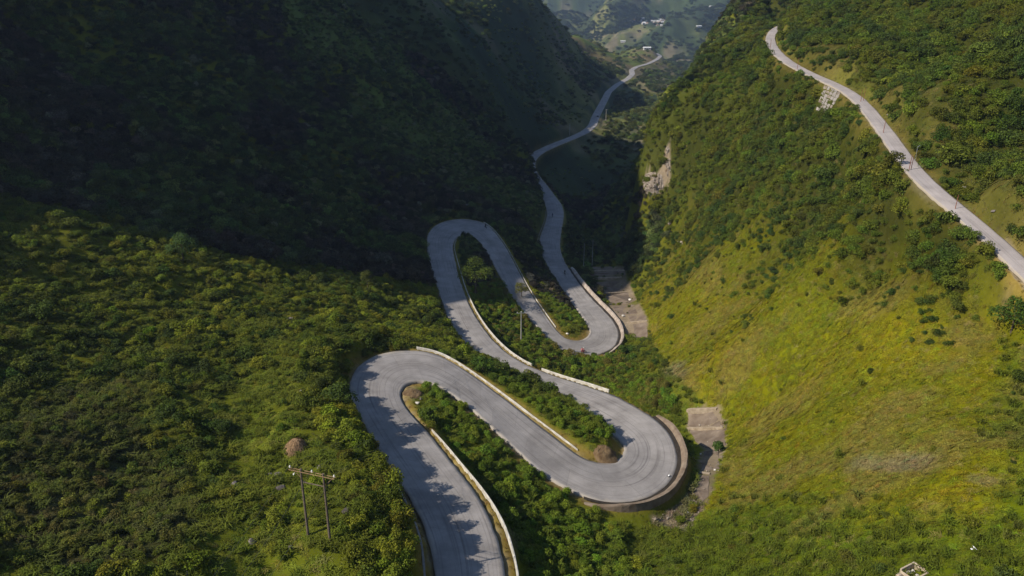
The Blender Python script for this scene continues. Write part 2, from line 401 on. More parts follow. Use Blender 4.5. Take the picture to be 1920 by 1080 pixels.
def land_kind(x, y, z):
    u, v, D = project(x, y, z)
    K = {}
    K['u'], K['v'], K['D'] = u, v, D
    K['right'] = u > np.interp(v, GUL[:, 0], GUL[:, 1])
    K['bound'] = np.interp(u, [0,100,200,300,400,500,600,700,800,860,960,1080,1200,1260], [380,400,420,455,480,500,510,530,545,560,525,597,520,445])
    nz = fbm(x / 22, y / 22, 101); K['n1'] = nz
    n2 = fbm(x / 6.5, y / 6.5, 131, 3); K['n2'] = n2
    K['far'] = sstep(420, 560, y)
    # right slope: shrubs above, grass below
    yb = v + (nz - .5) * 330 - (u - 1500) * 0.12
    K['rgrass'] = sstep(370, 620, yb)
    K['rgreen'] = np.clip(sstep(930, 1040, v + (nz - .5) * 120) + sstep(1830, 1930, u + (nz - .5) * 160) * sstep(560, 700, v) * .8, 0, 1)
    # near left: brown scrub in the corner, low green cover in the middle
    K['brown'] = np.clip(1 - np.hypot((u - 150) / 300, (v - 850) / 270) + (nz - .5) * 1.3, 0, 1)
    K['brown'] = sstep(.12, .45, K['brown'])
    K['low'] = sstep(620, 760, v + (nz - .5) * 160) * sstep(330, 460, u + (nz - .5) * 180)
    med = np.full(np.shape(u), -1)
    near = y < 420
    for i, p in enumerate(MED): med = np.where(near & inpoly(u, v, p), i, med)
    K['med'] = med
    return K
def rib_grass_light(x, y):
    return sstep(.02, .13, fbm(y / 75 + x / 260, x / 420, 53, 3) - .5) * sstep(.3, .5, fbm(x / 30, y / 30, 57, 3))  # grassy ribs; their lighter green also stands in for skylight on the ridges
def mixc(a, b, t):
    return a + (b - a) * np.asarray(t)[..., None]
C_ = lambda *c: np.array(c, float)
YEL, GRN, DRY = C_(.166, .150, .003), C_(.090, .112, .004), C_(.180, .136, .035)
BUSH, DARK, BRN = C_(.074, .098, .010), C_(.034, .054, .010), C_(.080, .070, .028)
def ground_colour(x, y, z, ge):
    K = land_kind(x, y, z)
    base = np.broadcast_to(C_(.050, .055, .012), (*np.shape(x), 3)).copy()
    r = K['right'] & (y < 460)
    gcol = mixc(YEL, GRN, np.clip(K['rgreen'] + (K['n2'] - .5) * .9 + (K['n1'] - .5) * .8 + .26, 0, 1))
    gcol = mixc(gcol, DRY, sstep(.54, .72, fbm(x / 9, y / 9, 151)) * .48)
    scol = mixc(C_(.034, .040, .008), gcol, K['rgrass'] * .85 + .1)
    base = np.where(r[..., None], scol, base)
    l = ~K['right'] & (y < 460)
    lc = mixc(C_(.110, .114, .010), C_(.112, .126, .010), K['low']); lc = mixc(lc, C_(.056, .056, .016), K['brown'])
    lc = mixc(lc, lc * .8 + C_(.02, .012, 0), sstep(.5, .7, K['n2']) * .5)
    base = np.where(l[..., None], lc, base)
    sh = (~K['right']) & (K['v'] < K['bound']) & (y < 1200)
    base = mixc(base, np.broadcast_to(C_(.085, .115, .028), base.shape), sh * rib_grass_light(x, y) * .8)
    # far basin: woods, fields, bare brown slopes
    f1 = fbm(x / 170, y / 230, 161); f2 = fbm(x / 60, y / 90, 171)
    f3 = fbm(x / 24, y / 34, 181, 3)
    fc_ = mixc(C_(.050, .070, .020), C_(.125, .128, .036), sstep(.42, .58, f1)); fc_ = mixc(fc_, C_(.135, .108, .070), sstep(.52, .68, f2) * .8)
    fc_ = mixc(fc_, C_(.026, .038, .020), sstep(.56, .44, f2) * .85); fc_ = mixc(fc_, C_(.03, .042, .02), sstep(.5, .62, f3) * .6)
    base = mixc(base, fc_, K['far'])
    shelf = np.exp(-(((x - 130) / 110) ** 2 + ((y - 1330) / 170) ** 2))
    base = mixc(base, mixc(C_(.09, .115, .02), C_(.14, .09, .045), sstep(.47, .66, f2) * .8), np.clip(shelf * 1.2, 0, 1))
    # verge along the roads: dry grass and dust
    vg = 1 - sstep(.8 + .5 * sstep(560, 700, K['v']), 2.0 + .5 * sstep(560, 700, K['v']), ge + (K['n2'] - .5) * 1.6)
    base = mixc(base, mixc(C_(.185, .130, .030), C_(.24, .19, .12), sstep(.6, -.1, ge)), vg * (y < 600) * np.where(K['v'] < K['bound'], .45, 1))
    # grassy cut above the hillside road
    ucut = K['u'] - np.interp(K['v'], [40, 90, 160, 230, 300, 400, 500], [1445, 1452, 1575, 1655, 1712, 1830, 1930])
    cut = (ucut > 0) & (K['v'] < 540) & (y < 460) & (K['u'] > 1380) & (ge < 11)
    base = mixc(base, mixc(C_(.135, .105, .028), C_(.085, .090, .012), K['n2']), cut * sstep(11, 5, ge) * sstep(.62, .4, K['n1']) * .9)
    # bare ground in the gully and on the cliff
    u, v = K['u'], K['v']
    g2 = np.zeros(np.shape(x))
    for poly in ([(1222,975),(1290,930),(1306,880),(1320,840),(1290,800),(1285,768),(1345,762),(1362,800),(1362,840),(1345,880),(1335,930),(1318,955),(1285,1000),(1240,990)],
                 [(1085,520),(1110,500),(1168,500),(1185,545),(1218,600),(1214,640),(1195,655),(1170,620),(1120,560)],
                 [(1200,330),(1240,322),(1250,270),(1256,272),(1258,345),(1225,368),(1205,352)]):
        g2 = np.maximum(g2, (inpoly(u, v, poly) & (y < 460)) * sstep(.25, .5, K['n2'] + .1))
    for cu, cv, ru, rv in ((1890,565,55,30),(1850,905,80,22),(1270,700,40,26),(1700,870,120,26),(770,735,24,20),(965,985,20,60)):
        g2 = np.maximum(g2, (y < 460) * sstep(.15, .8, 1 - np.hypot((u - cu) / ru, (v - cv) / rv) + (K['n2'] - .5) * 1.4) * .45)
    base = mixc(base, mixc(C_(.15, .11, .065), C_(.24, .19, .13), K['n2']), g2)
    return base, K
tcol, KT = ground_colour(gx, gy, GZ, GE)
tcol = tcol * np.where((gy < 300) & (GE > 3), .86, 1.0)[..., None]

# ------------------------------------------------------------------ terrain
ny, nx = gx.shape
idx = np.arange(ny * nx).reshape(ny, nx)
quads = np.stack([idx[:-1, :-1], idx[:-1, 1:], idx[1:, 1:], idx[1:, :-1]], -1).reshape(-1, 4)
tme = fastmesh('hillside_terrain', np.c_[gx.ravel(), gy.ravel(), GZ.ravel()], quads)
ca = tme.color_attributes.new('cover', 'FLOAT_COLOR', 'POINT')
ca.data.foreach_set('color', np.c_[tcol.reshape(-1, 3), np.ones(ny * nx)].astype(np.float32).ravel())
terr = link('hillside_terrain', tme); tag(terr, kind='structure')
tm = mat('ground_cover', (.1, .1, .03), 1.0, 0.02); T = tm.node_tree; b = T.nodes['Principled BSDF']
at = N(tm, 'ShaderNodeAttribute', attribute_name='cover'); tc = N(tm, 'ShaderNodeTexCoord')
n1 = N(tm, 'ShaderNodeTexNoise'); n1.inputs['Scale'].default_value = 1.1; n1.inputs['Detail'].default_value = 7; n1.inputs['Roughness'].default_value = .7
n2 = N(tm, 'ShaderNodeTexNoise'); n2.inputs['Scale'].default_value = 0.035; n2.inputs['Detail'].default_value = 8; n2.inputs['Roughness'].default_value = .72
for q in (n1, n2): T.links.new(tc.outputs['Object'], q.inputs['Vector'])
mr = N(tm, 'ShaderNodeMapRange'); mr.inputs[1].default_value = .3; mr.inputs[2].default_value = .7; mr.inputs[3].default_value = .80; mr.inputs[4].default_value = 1.20
mr2 = N(tm, 'ShaderNodeMapRange'); mr2.inputs[1].default_value = .3; mr2.inputs[2].default_value = .7; mr2.inputs[3].default_value = .55; mr2.inputs[4].default_value = 1.45
T.links.new(n1.outputs['Fac'], mr.inputs[0]); T.links.new(n2.outputs['Fac'], mr2.inputs[0])
mu = N(tm, 'ShaderNodeMath', operation='MULTIPLY'); T.links.new(mr.outputs[0], mu.inputs[0]); T.links.new(mr2.outputs[0], mu.inputs[1])
vm = N(tm, 'ShaderNodeVectorMath', operation='SCALE'); T.links.new(at.outputs['Color'], vm.inputs[0]); T.links.new(mu.outputs[0], vm.inputs['Scale'])
T.links.new(vm.outputs[0], b.inputs['Base Color'])
bp = N(tm, 'ShaderNodeBump'); bp.inputs['Strength'].default_value = .35; bp.inputs['Distance'].default_value = .25
T.links.new(n1.outputs['Fac'], bp.inputs['Height']); T.links.new(bp.outputs['Normal'], b.inputs['Normal'])
tme.materials.append(tm)

# ------------------------------------------------------------------ roads
def strip(name, rows, m, smooth_=True):
    k = len(rows); nn = len(rows[0]); v = np.stack(rows, 1).reshape(-1, 3)
    ii = np.arange(nn * k).reshape(nn, k)
    q = np.stack([ii[:-1, :-1], ii[:-1, 1:], ii[1:, 1:], ii[1:, :-1]], -1).reshape(-1, 4)
    me = fastmesh(name, v, q, smooth_); me.materials.append(m)
    return me
def road_mat(name, ca_, cb_, cdust):
    m = mat(name, ca_, .85, .25); T = m.node_tree; b = T.nodes['Principled BSDF']
    uv = N(m, 'ShaderNodeUVMap', uv_map='along'); tc = N(m, 'ShaderNodeTexCoord')
    sx = N(m, 'ShaderNodeSeparateXYZ'); T.links.new(uv.outputs[0], sx.inputs[0])
    # worn patches
    nz = N(m, 'ShaderNodeTexNoise'); nz.inputs['Scale'].default_value = .22; nz.inputs['Detail'].default_value = 8; nz.inputs['Roughness'].default_value = .65
    T.links.new(tc.outputs['Object'], nz.inputs['Vector'])
    r1 = N(m, 'ShaderNodeValToRGB'); r1.color_ramp.elements[0].position = .35; r1.color_ramp.elements[1].position = .65
    r1.color_ramp.elements[0].color = (*ca_, 1); r1.color_ramp.elements[1].color = (*cb_, 1); T.links.new(nz.outputs['Fac'], r1.inputs[0])
    # tyre polish and skid lines that follow the road
    cmb = N(m, 'ShaderNodeCombineXYZ')
    sA = N(m, 'ShaderNodeMath', operation='MULTIPLY'); sA.inputs[1].default_value = 26.0; T.links.new(sx.outputs[0], sA.inputs[0])
    sB = N(m, 'ShaderNodeMath', operation='MULTIPLY'); sB.inputs[1].default_value = .045; T.links.new(sx.outputs[1], sB.inputs[0])
    T.links.new(sA.outputs[0], cmb.inputs[0]); T.links.new(sB.outputs[0], cmb.inputs[1])
    n3 = N(m, 'ShaderNodeTexNoise'); n3.inputs['Scale'].default_value = 1.0; n3.inputs['Detail'].default_value = 3; T.links.new(cmb.outputs[0], n3.inputs['Vector'])
    r3 = N(m, 'ShaderNodeValToRGB'); r3.color_ramp.elements[0].position = .52; r3.color_ramp.elements[1].position = .74
    r3.color_ramp.elements[0].color = (1, 1, 1, 1); r3.color_ramp.elements[1].color = (.60, .59, .59, 1); T.links.new(n3.outputs['Fac'], r3.inputs[0])
    mx = N(m, 'ShaderNodeMix', data_type='RGBA', blend_type='MULTIPLY'); mx.inputs[0].default_value = 1.0
    T.links.new(r1.outputs[0], mx.inputs[6]); T.links.new(r3.outputs[0], mx.inputs[7])
    # mended patches and pour joints across the road
    cb = N(m, 'ShaderNodeCombineXYZ'); sC = N(m, 'ShaderNodeMath', operation='MULTIPLY'); sC.inputs[1].default_value = 7.0; T.links.new(sx.outputs[0], sC.inputs[0])
    T.links.new(sx.outputs[1], cb.inputs[0]); T.links.new(sC.outputs[0], cb.inputs[1])
    bt = N(m, 'ShaderNodeTexBrick'); bt.offset = .37; bt.inputs['Scale'].default_value = 1.0; bt.inputs['Brick Width'].default_value = 9.0; bt.inputs['Row Height'].default_value = 3.5; bt.inputs['Mortar Size'].default_value = .035; bt.inputs['Bias'].default_value = 0.0
    bt.inputs['Color1'].default_value = (1.07, 1.06, 1.05, 1); bt.inputs['Color2'].default_value = (.88, .88, .89, 1); bt.inputs['Mortar'].default_value = (.72, .71, .70, 1); T.links.new(cb.outputs[0], bt.inputs['Vector'])
    mb = N(m, 'ShaderNodeMix', data_type='RGBA', blend_type='MULTIPLY'); mb.inputs[0].default_value = .8; T.links.new(mx.outputs[2], mb.inputs[6]); T.links.new(bt.outputs[0], mb.inputs[7]); mx = mb
    # dust at the edges
    ab = N(m, 'ShaderNodeMath', operation='SUBTRACT'); ab.inputs[1].default_value = .5; T.links.new(sx.outputs[0], ab.inputs[0])
    ab2 = N(m, 'ShaderNodeMath', operation='ABSOLUTE'); T.links.new(ab.outputs[0], ab2.inputs[0])
    nd = N(m, 'ShaderNodeTexNoise'); nd.inputs['Scale'].default_value = .6; nd.inputs['Detail'].default_value = 6; T.links.new(tc.outputs['Object'], nd.inputs['Vector'])
    ad = N(m, 'ShaderNodeMath', operation='MULTIPLY_ADD'); ad.inputs[1].default_value = .22; T.links.new(nd.outputs['Fac'], ad.inputs[0]); T.links.new(ab2.outputs[0], ad.inputs[2])
    rd = N(m, 'ShaderNodeMapRange'); rd.inputs[1].default_value = .54; rd.inputs[2].default_value = .63; T.links.new(ad.outputs[0], rd.inputs[0])
    m2 = N(m, 'ShaderNodeMix', data_type='RGBA'); T.links.new(rd.outputs[0], m2.inputs[0]); T.links.new(mx.outputs[2], m2.inputs[6]); m2.inputs[7].default_value = (*cdust, 1)
    T.links.new(m2.outputs[2], b.inputs['Base Color'])
    n4 = N(m, 'ShaderNodeTexNoise'); n4.inputs['Scale'].default_value = 8; n4.inputs['Detail'].default_value = 4; T.links.new(tc.outputs['Object'], n4.inputs['Vector'])
    bp = N(m, 'ShaderNodeBump'); bp.inputs['Strength'].default_value = .25; bp.inputs['Distance'].default_value = .05
    T.links.new(n4.outputs['Fac'], bp.inputs['Height']); T.links.new(bp.outputs['Normal'], b.inputs['Normal'])
    return m
def pathlen(p): return np.r_[0, np.cumsum(np.linalg.norm(np.diff(p[:, :2], axis=0), axis=1))]
def make_road(name, L, R, m, jit=.16):
    c = (L + R) / 2; d = pathlen(c); t = np.arange(0, d[-1], .9)
    f = lambda A: np.stack([np.interp(t, d, A[:, k]) for k in range(3)], 1)
    L2, R2 = f(L), f(R); w = np.linalg.norm((R2 - L2)[:, :2], axis=1)
    jl = (fbm(t / 2.5, t * 0 + 3.3, 201) - .5) * jit * 4 / w; jr = (fbm(t / 2.5, t * 0 + 9.3, 211) - .5) * jit * 4 / w
    rows = []; us = []
    for a in (0, .06, .25, .5, .75, .94, 1.0):
        aa = a + (jl if a == 0 else 0) + (jr if a == 1.0 else 0)
        r = L2 + (R2 - L2) * np.reshape(aa, (-1, 1)) if np.ndim(aa) else L2 + (R2 - L2) * aa
        r = r.copy(); r[:, 2] += .05 * (1 - (2 * a - 1) ** 2)
        rows.append(r); us.append(a)
    lo = rows[0].copy(); lo[:, 2] -= .45; hi = rows[-1].copy(); hi[:, 2] -= .45
    rows = [lo] + rows + [hi]; us = [0.0] + us + [1.0]
    me = strip(name, rows, m)
    uvl = me.uv_layers.new(name='along'); k = len(rows)
    vi = np.empty(len(me.loops), np.int32); me.loops.foreach_get('vertex_index', vi)
    uvl.data.foreach_set('uv', np.c_[np.array(us)[vi % k], t[vi // k]].astype(np.float32).ravel())
    return tag(link(name, me), kind='structure')
asphalt = road_mat('worn_asphalt', (.195, .178, .164), (.300, .276, .256), (.33, .29, .24))
concrete_road = road_mat('pale_concrete_road', (.29, .255, .235), (.38, .335, .31), (.33, .28, .21))
make_road('road', ML, MR, asphalt)
make_road('hillside_road', SL, SR, concrete_road, .12)

# ------------------------------------------------------------------ walls along the road
def near_idx(E, u, v):
    pu, pv, _ = project(E[:, 0], E[:, 1], E[:, 2]); return int(np.argmin(np.hypot(pu - u, pv - v)))
def edge_path(E, O, pa, pb, off, step=1.0):
    a, b_ = sorted((near_idx(E, *pa), near_idx(E, *pb)))
    p = E[a:b_ + 1]; o = O[a:b_ + 1]
    n_ = (p - o); n_[:, 2] = 0; n_ /= np.linalg.norm(n_, axis=1)[:, None]
    q = p + n_ * off
    d = pathlen(q); t = np.linspace(0, d[-1], max(4, int(d[-1] / step)))
    q = np.stack([np.interp(t, d, q[:, k]) for k in range(3)], 1); nn = np.stack([np.interp(t, d, n_[:, k]) for k in range(3)], 1)
    nn /= np.linalg.norm(nn, axis=1)[:, None]
    q[:, :2] = smooth(q[:, :2], it=3)
    return q, nn
def loft(name, q, nn, prof, m, wob=0.0, cap=True):
    rows = []
    for i, (o, z) in enumerate(prof):
        w = (vnoise(np.arange(len(q)) * .37, np.zeros(len(q)) + i, 301) - .5) * wob
        r = q + nn * (o + w)[:, None] if np.ndim(w) else q + nn * o
        r = r.copy(); r[:, 2] += z + (vnoise(np.arange(len(q)) * .53, np.zeros(len(q)) + i * 3, 303) - .5) * wob * .8
        rows.append(r)
    k = len(rows); nn_ = len(q); v = np.stack(rows, 1).reshape(-1, 3); ii = np.arange(nn_ * k).reshape(nn_, k)
    f = [tuple(int(c) for c in (ii[a, b1], ii[a, b1 + 1], ii[a + 1, b1 + 1], ii[a + 1, b1])) for a in range(nn_ - 1) for b1 in range(k - 1)]
    if cap: f += [tuple(int(c) for c in ii[0]), tuple(int(c) for c in ii[-1][::-1])]
    me = pydata(name, v, f); me.materials.append(m); return me
M_white = noisy('weathered_white_paint', (.56, .53, .46), (.34, .31, .26), 1.1, .9, .4, c3=(.66, .63, .56))
M_wall = noisy('stained_stone_wall', (.15, .105, .070), (.25, .195, .14), .8, .9, .6, c3=(.17, .15, .08))
M_wall2 = noisy('pale_stone_wall', (.26, .205, .16), (.42, .35, .285), .7, .9, .5, c3=(.22, .185, .13))
M_conc = noisy('old_concrete', (.11, .080, .058), (.20, .155, .115), .45, .95, .8, c3=(.27, .215, .16), detail=9)
M_lip = noisy('pale_concrete_lip', (.22, .17, .115), (.36, .29, .21), 1.2, .9, .3)
M_kerb = noisy('kerb_concrete', (.20, .18, .15), (.30, .27, .24), 1.1, .9, .3)
M_dark = noisy('ditch_earth', (.025, .020, .015), (.05, .04, .03), .8, 1.0, .3)
PAR = []
def parapet(E, O, pa, pb, off, label, h=.30, w=.23, cat='parapet', m=None, name='roadside_parapet', group=None):
    q, nn = edge_path(E, O, pa, pb, off)
    PAR.append(q + nn * w / 2)
    pr = [(0, -.7), (0, h - .06), (.05, h), (w - .05, h), (w, h - .06), (w, -.9)]
    return tag(link(name, loft(name, q, nn, pr, m or M_white, .04)), label, cat, group)
parapet(MR, ML, (800,800), (953,1250), 1.45, 'long white low parapet beside the nearest stretch of road, running off the bottom edge')
parapet(ML, MR, (785,655), (1085,851), 1.0, 'long white low parapet sweeping out of the nearest left hairpin')
parapet(MR, ML, (851,449), (985,683), 1.0, 'white low parapet curving past the round tree towards the power pole')
parapet(MR, ML, (1012,696), (1140,737), .9, 'short straight white parapet above the bushes before the walled right hairpin')
parapet(ML, MR, (905,415), (1040,616), 1.0, 'thin white parapet on the farthest hairpin leg, half in the mountain shadow')
parapet(ML, MR, (655,745), (818,1250), .95, 'grey concrete kerb wall under the shaded bank of the nearest stretch', .35, .3, 'kerb wall', M_kerb, 'kerb_wall')
parapet(ML, MR, (1010,462), (1026,398), .7, 'dark kerb wall at the foot of the bank on the far S-bend', .45, .3, 'kerb wall', M_kerb, 'kerb_wall')
def big_wall(pa, pb, label, m, hgt=1.0, depth=4.5, gut=True):
    root = empty('retaining_wall', (0, 0, 0)); tag(root, label, 'retaining wall')
    q, nn = edge_path(MR, ML, pa, pb, .45); PAR.append(q + nn * .3); PAR.append(q + nn * 1.2)
    fade = np.minimum(1, np.minimum(np.arange(len(q)), np.arange(len(q))[::-1]) / 5.0)
    q2 = q.copy(); q2[:, 2] -= (1 - fade) * .75
    link('wall_body', loft('wall_body', q2, nn, [(.05, -.5), (.35, hgt * .55), (.75, hgt), (1.15, hgt + .05), (1.22, hgt - .12), (1.5, -depth)], m, .16), root)
    link('drain', loft('drain', q, nn, [(-.46, -.04), (-.40, .012), (.05, .014), (.30, .02)], M_dark, 0, False), root)
    return root
big_wall((1224,782), (1090,929), 'tall brown stained retaining wall round the nearest right hairpin', M_wall, .66)
big_wall((1066,505), (1130,664), 'pale retaining wall round the far right hairpin beside the stepped spillway', M_wall2, .8)

# ------------------------------------------------------------------ stepped concrete in the gully
def solid_quad(name, corners, thick, m, parent, lift=.18):
    c = np.array(corners, float); up = c + [0, 0, lift]; lo = c - [0, 0, thick]
    nn = len(c); v = np.r_[up, lo]
    f = [tuple(range(nn)), tuple(range(2 * nn - 1, nn - 1, -1))] + [(i, i + nn, (i + 1) % nn + nn, (i + 1) % nn) for i in range(nn)]
    me = pydata(name, v, f)
    bm = bmesh.new(); bm.from_mesh(me); bmesh.ops.recalc_face_normals(bm, faces=bm.faces); bmesh.ops.bevel(bm, geom=bm.edges[:], offset=.05, segments=1, affect='EDGES'); bm.to_mesh(me); bm.free()
    me.materials.append(m); return link(name, me, parent)
def spillway(label, slabs, lips):
    root = empty('stepped_spillway', (0, 0, 0)); tag(root, label, 'spillway')
    for sl_ in slabs:
        c = []
        for k_ in range(len(sl_)):                              # broken, uneven rims
            p0, p1 = sl_[k_], sl_[(k_ + 1) % len(sl_)]
            for t_ in (0, .33, .66): c.append(hit(p0[0] + (p1[0] - p0[0]) * t_ + random.uniform(-2, 2), p0[1] + (p1[1] - p0[1]) * t_ + random.uniform(-1.2, 1.2)))
        solid_quad('slab', c, .8, M_conc, root, .10)
    for (a, b_, wd_) in lips:
        p, q = hit(*a), hit(*b_)
        t = q - p; t[2] = 0; t /= np.linalg.norm(t); n_ = np.array([-t[1], t[0], 0]) * wd_ / 2
        solid_quad('lip', [p - n_, q - n_, q + n_, p + n_], 1.0, M_lip, root, .22)
    return root
spillway('brown stepped concrete spillway in the gully beside the walled right hairpin',
  [[(1290,773),(1346,771),(1353,799),(1288,799)], [(1294,808),(1358,806),(1361,836),(1325,840),(1303,828)], [(1322,847),(1346,844),(1349,878),(1313,884)], [(1310,891),(1331,893),(1329,928),(1317,944),(1299,925)]],
  [((1289,768),(1345,766),.8), ((1289,803),(1357,802),.7), ((1312,887),(1331,889),.5)])
spillway('terraced concrete spillway below the far right hairpin, partly in shadow',
  [[(1108,501),(1168,499),(1170,505),(1110,507)], [(1104,511),(1172,509),(1173,516),(1104,518)], [(1106,529),(1164,527),(1168,534),(1108,537)], [(1116,540),(1168,537),(1174,546),(1124,549)], [(1126,552),(1177,549),(1185,568),(1142,571)],
   [(1146,575),(1188,572),(1197,588),(1160,591)], [(1176,594),(1210,591),(1213,600),(1182,604)], [(1186,608),(1213,604),(1214,632),(1192,636)]],
  [((1104,508.5),(1172,507),.6), ((1104,522),(1166,520),.6), ((1118,550.5),(1176,548),.6), ((1176,605),(1214,602),.6)])
# ------------------------------------------------------------------ plant building blocks
def leaf_mat(name, rough=.62, trans=.18, vary=.55):
    m = mat(name, (.06, .1, .02), rough, .12); T = m.node_tree; b = T.nodes['Principled BSDF']
    at = N(m, 'ShaderNodeAttribute', attribute_name='tint', attribute_type='INSTANCER')
    lv = N(m, 'ShaderNodeAttribute', attribute_name='leaf', attribute_type='GEOMETRY')
    mr = N(m, 'ShaderNodeMapRange'); mr.inputs[3].default_value = 1 - vary; mr.inputs[4].default_value = 1 + vary
    T.links.new(lv.outputs['Fac'], mr.inputs[0])
    vm = N(m, 'ShaderNodeVectorMath', operation='SCALE'); T.links.new(at.outputs['Color'], vm.inputs[0]); T.links.new(mr.outputs[0], vm.inputs['Scale'])
    T.links.new(vm.outputs[0], b.inputs['Base Color'])
    if trans:
        tr = N(m, 'ShaderNodeBsdfTranslucent'); T.links.new(vm.outputs[0], tr.inputs[0])
        ms = N(m, 'ShaderNodeMixShader'); ms.inputs[0].default_value = trans
        T.links.new(b.outputs[0], ms.inputs[1]); T.links.new(tr.outputs[0], ms.inputs[2]); T.links.new(ms.outputs[0], T.nodes['Material Output'].inputs[0])
    return m
M_leaf = leaf_mat('foliage', .62, .28); M_blade = leaf_mat('grass_blades', .8, .25, .4)
M_bark = noisy('bark', (.06, .045, .03), (.12, .09, .065), 3, .95, .5)
def leaves_mesh(name, P, Nrm, size, r, aspect=.55, m=None, extra=None):
    n_ = len(P)
    t = r.normal(size=(n_, 3)); t -= Nrm * (t * Nrm).sum(1)[:, None]; t /= np.linalg.norm(t, axis=1)[:, None] + 1e-9
    s_ = np.cross(Nrm, t)
    L_ = size * r.uniform(.65, 1.35, n_); W_ = L_ * aspect
    droop = r.uniform(.0, .35, n_)
    a = P - t * (L_ / 2)[:, None]; c = P + t * (L_ / 2)[:, None] - Nrm * (L_ * droop)[:, None]
    b_ = P + s_ * (W_ / 2)[:, None] + Nrm * (L_ * .06)[:, None]; d = P - s_ * (W_ / 2)[:, None] + Nrm * (L_ * .06)[:, None]
    V = np.stack([a, b_, c, d], 1).reshape(-1, 3); F = np.arange(4 * n_).reshape(n_, 4)
    me = fastmesh(name, V, F, False)
    la = me.attributes.new('leaf', 'FLOAT', 'POINT'); la.data.foreach_set('value', np.repeat(r.uniform(0, 1, n_), 4).astype(np.float32))
    me.materials.append(m or M_leaf); return me
def lobes_points(r, lobes, n_):
    P, Q = [], []
    w = np.array([l[3] ** 2 for l in lobes]); k = r.choice(len(lobes), n_, p=w / w.sum())
    for i, l in enumerate(lobes):
        c = (k == i).sum(); d = r.normal(size=(c, 3)); d /= np.linalg.norm(d, axis=1)[:, None]
        d[:, 2] = np.where(d[:, 2] < -.35, -d[:, 2], d[:, 2])
        rad = l[3] * (r.uniform(.55, 1.0, c) ** .5) * r.uniform(.85, 1.15, c)
        P.append(np.array(l[:3]) + d * rad[:, None] * [1, 1, l[4]]); Q.append(d + r.normal(size=(c, 3)) * .45 + [-.15, -.1, .6])
    P, Q = np.concatenate(P), np.concatenate(Q); Q /= np.linalg.norm(Q, axis=1)[:, None]
    return P, Q
def make_bush(name, seed, nl, leaf, tall=1.0, sparse=1.0, spread=.55):
    r = np.random.default_rng(seed); lobes = []
    for i in range(int(r.integers(5, 9))):
        a = r.uniform(0, 6.28); q = spread * math.sqrt(r.uniform(0, 1))
        lobes.append((q * math.cos(a), q * math.sin(a), (r.uniform(.25, .75) - q * .35) * tall, r.uniform(.28, .52), r.uniform(.75, 1.15)))
    P, Q = lobes_points(r, lobes, int(nl * sparse)); P[:, 2] = np.maximum(P[:, 2], -.12)
    return leaves_mesh(name, P, Q, leaf, r)
def make_tuft(name, seed, nb, h, w, lean):
    r = np.random.default_rng(seed); V, F, lv = [], [], []
    for i in range(nb):
        a = r.uniform(0, 6.28); q = .5 * math.sqrt(r.uniform(0, 1)); p = np.array([q * math.cos(a), q * math.sin(a), -.1])
        a2 = r.uniform(0, 6.28); d = np.array([math.cos(a2), math.sin(a2), 0]); s_ = np.array([-d[1], d[0], 0]) * w * r.uniform(.6, 1.4)
        hh = h * r.uniform(.55, 1.25); ln = lean * r.uniform(.3, 1.2) * hh
        o = len(V); m_ = p + d * ln * .35 + [0, 0, hh * .65]; e = p + d * ln + [0, 0, hh * (1 - .35 * lean)]
        V += [p - s_ / 2, p + s_ / 2, m_ + s_ * .45, m_ - s_ * .45, e]; F += [(o, o + 1, o + 2, o + 3), (o + 3, o + 2, o + 4)]; lv += [r.uniform(0, 1)] * 5
    me = pydata(name, V, F); la = me.attributes.new('leaf', 'FLOAT', 'POINT'); la.data.foreach_set('value', np.array(lv, np.float32)); me.materials.append(M_blade)
    return me
def tube(bm, pts, rad, seg=7):
    rings = []
    for i, p in enumerate(pts):
        p = Vector(p); t = (Vector(pts[min(i + 1, len(pts) - 1)]) - Vector(pts[max(i - 1, 0)])).normalized()
        s_ = t.orthogonal().normalized(); c = t.cross(s_)
        rings.append([bm.verts.new(p + (s_ * math.cos(6.2832 * k / seg) + c * math.sin(6.2832 * k / seg)) * rad[i]) for k in range(seg)])
    for a, b_ in zip(rings[:-1], rings[1:]):
        for k in range(seg): bm.faces.new((a[k], a[(k + 1) % seg], b_[(k + 1) % seg], b_[k]))
    bm.faces.new(rings[0][::-1]); bm.faces.new(rings[-1])
def bm_mesh(bm, name, m, smooth_=False):
    bmesh.ops.recalc_face_normals(bm, faces=bm.faces); me = bpy.data.meshes.new(name); bm.to_mesh(me); bm.free(); me.materials.append(m)
    if smooth_: me.polygons.foreach_set('use_smooth', [True] * len(me.polygons))
    return me
BUSHES = [make_bush('bush_%02d' % i, 400 + i, 820, .155, 1.0 + .12 * (i % 3)) for i in range(6)]           # 0-5 dense bush
BUSHES += [make_bush('bush_%02d' % (6 + i), 440 + i, 380, .17, 1.0, 1.0, .7) for i in range(3)]             # 6-8 open scrub
BUSHES += [make_bush('bush_%02d' % (9 + i), 460 + i, 900, .13, .75, 1.0, .6) for i in range(3)]              # 9-11 fine mound
TUFTS = [make_tuft('tuft_%02d' % i, 500 + i, 60, .42, .075, 1.35) for i in range(7)] + [make_tuft('tuft_%02d' % (7 + i), 520 + i, 60, 1.15, .085, .8) for i in range(2)]
SRC_B = bpy.data.collections.new('bush_sources'); SRC_G = bpy.data.collections.new('tuft_sources')
for me in BUSHES: SRC_B.objects.link(bpy.data.objects.new(me.name, me))
for me in TUFTS: SRC_G.objects.link(bpy.data.objects.new(me.name, me))
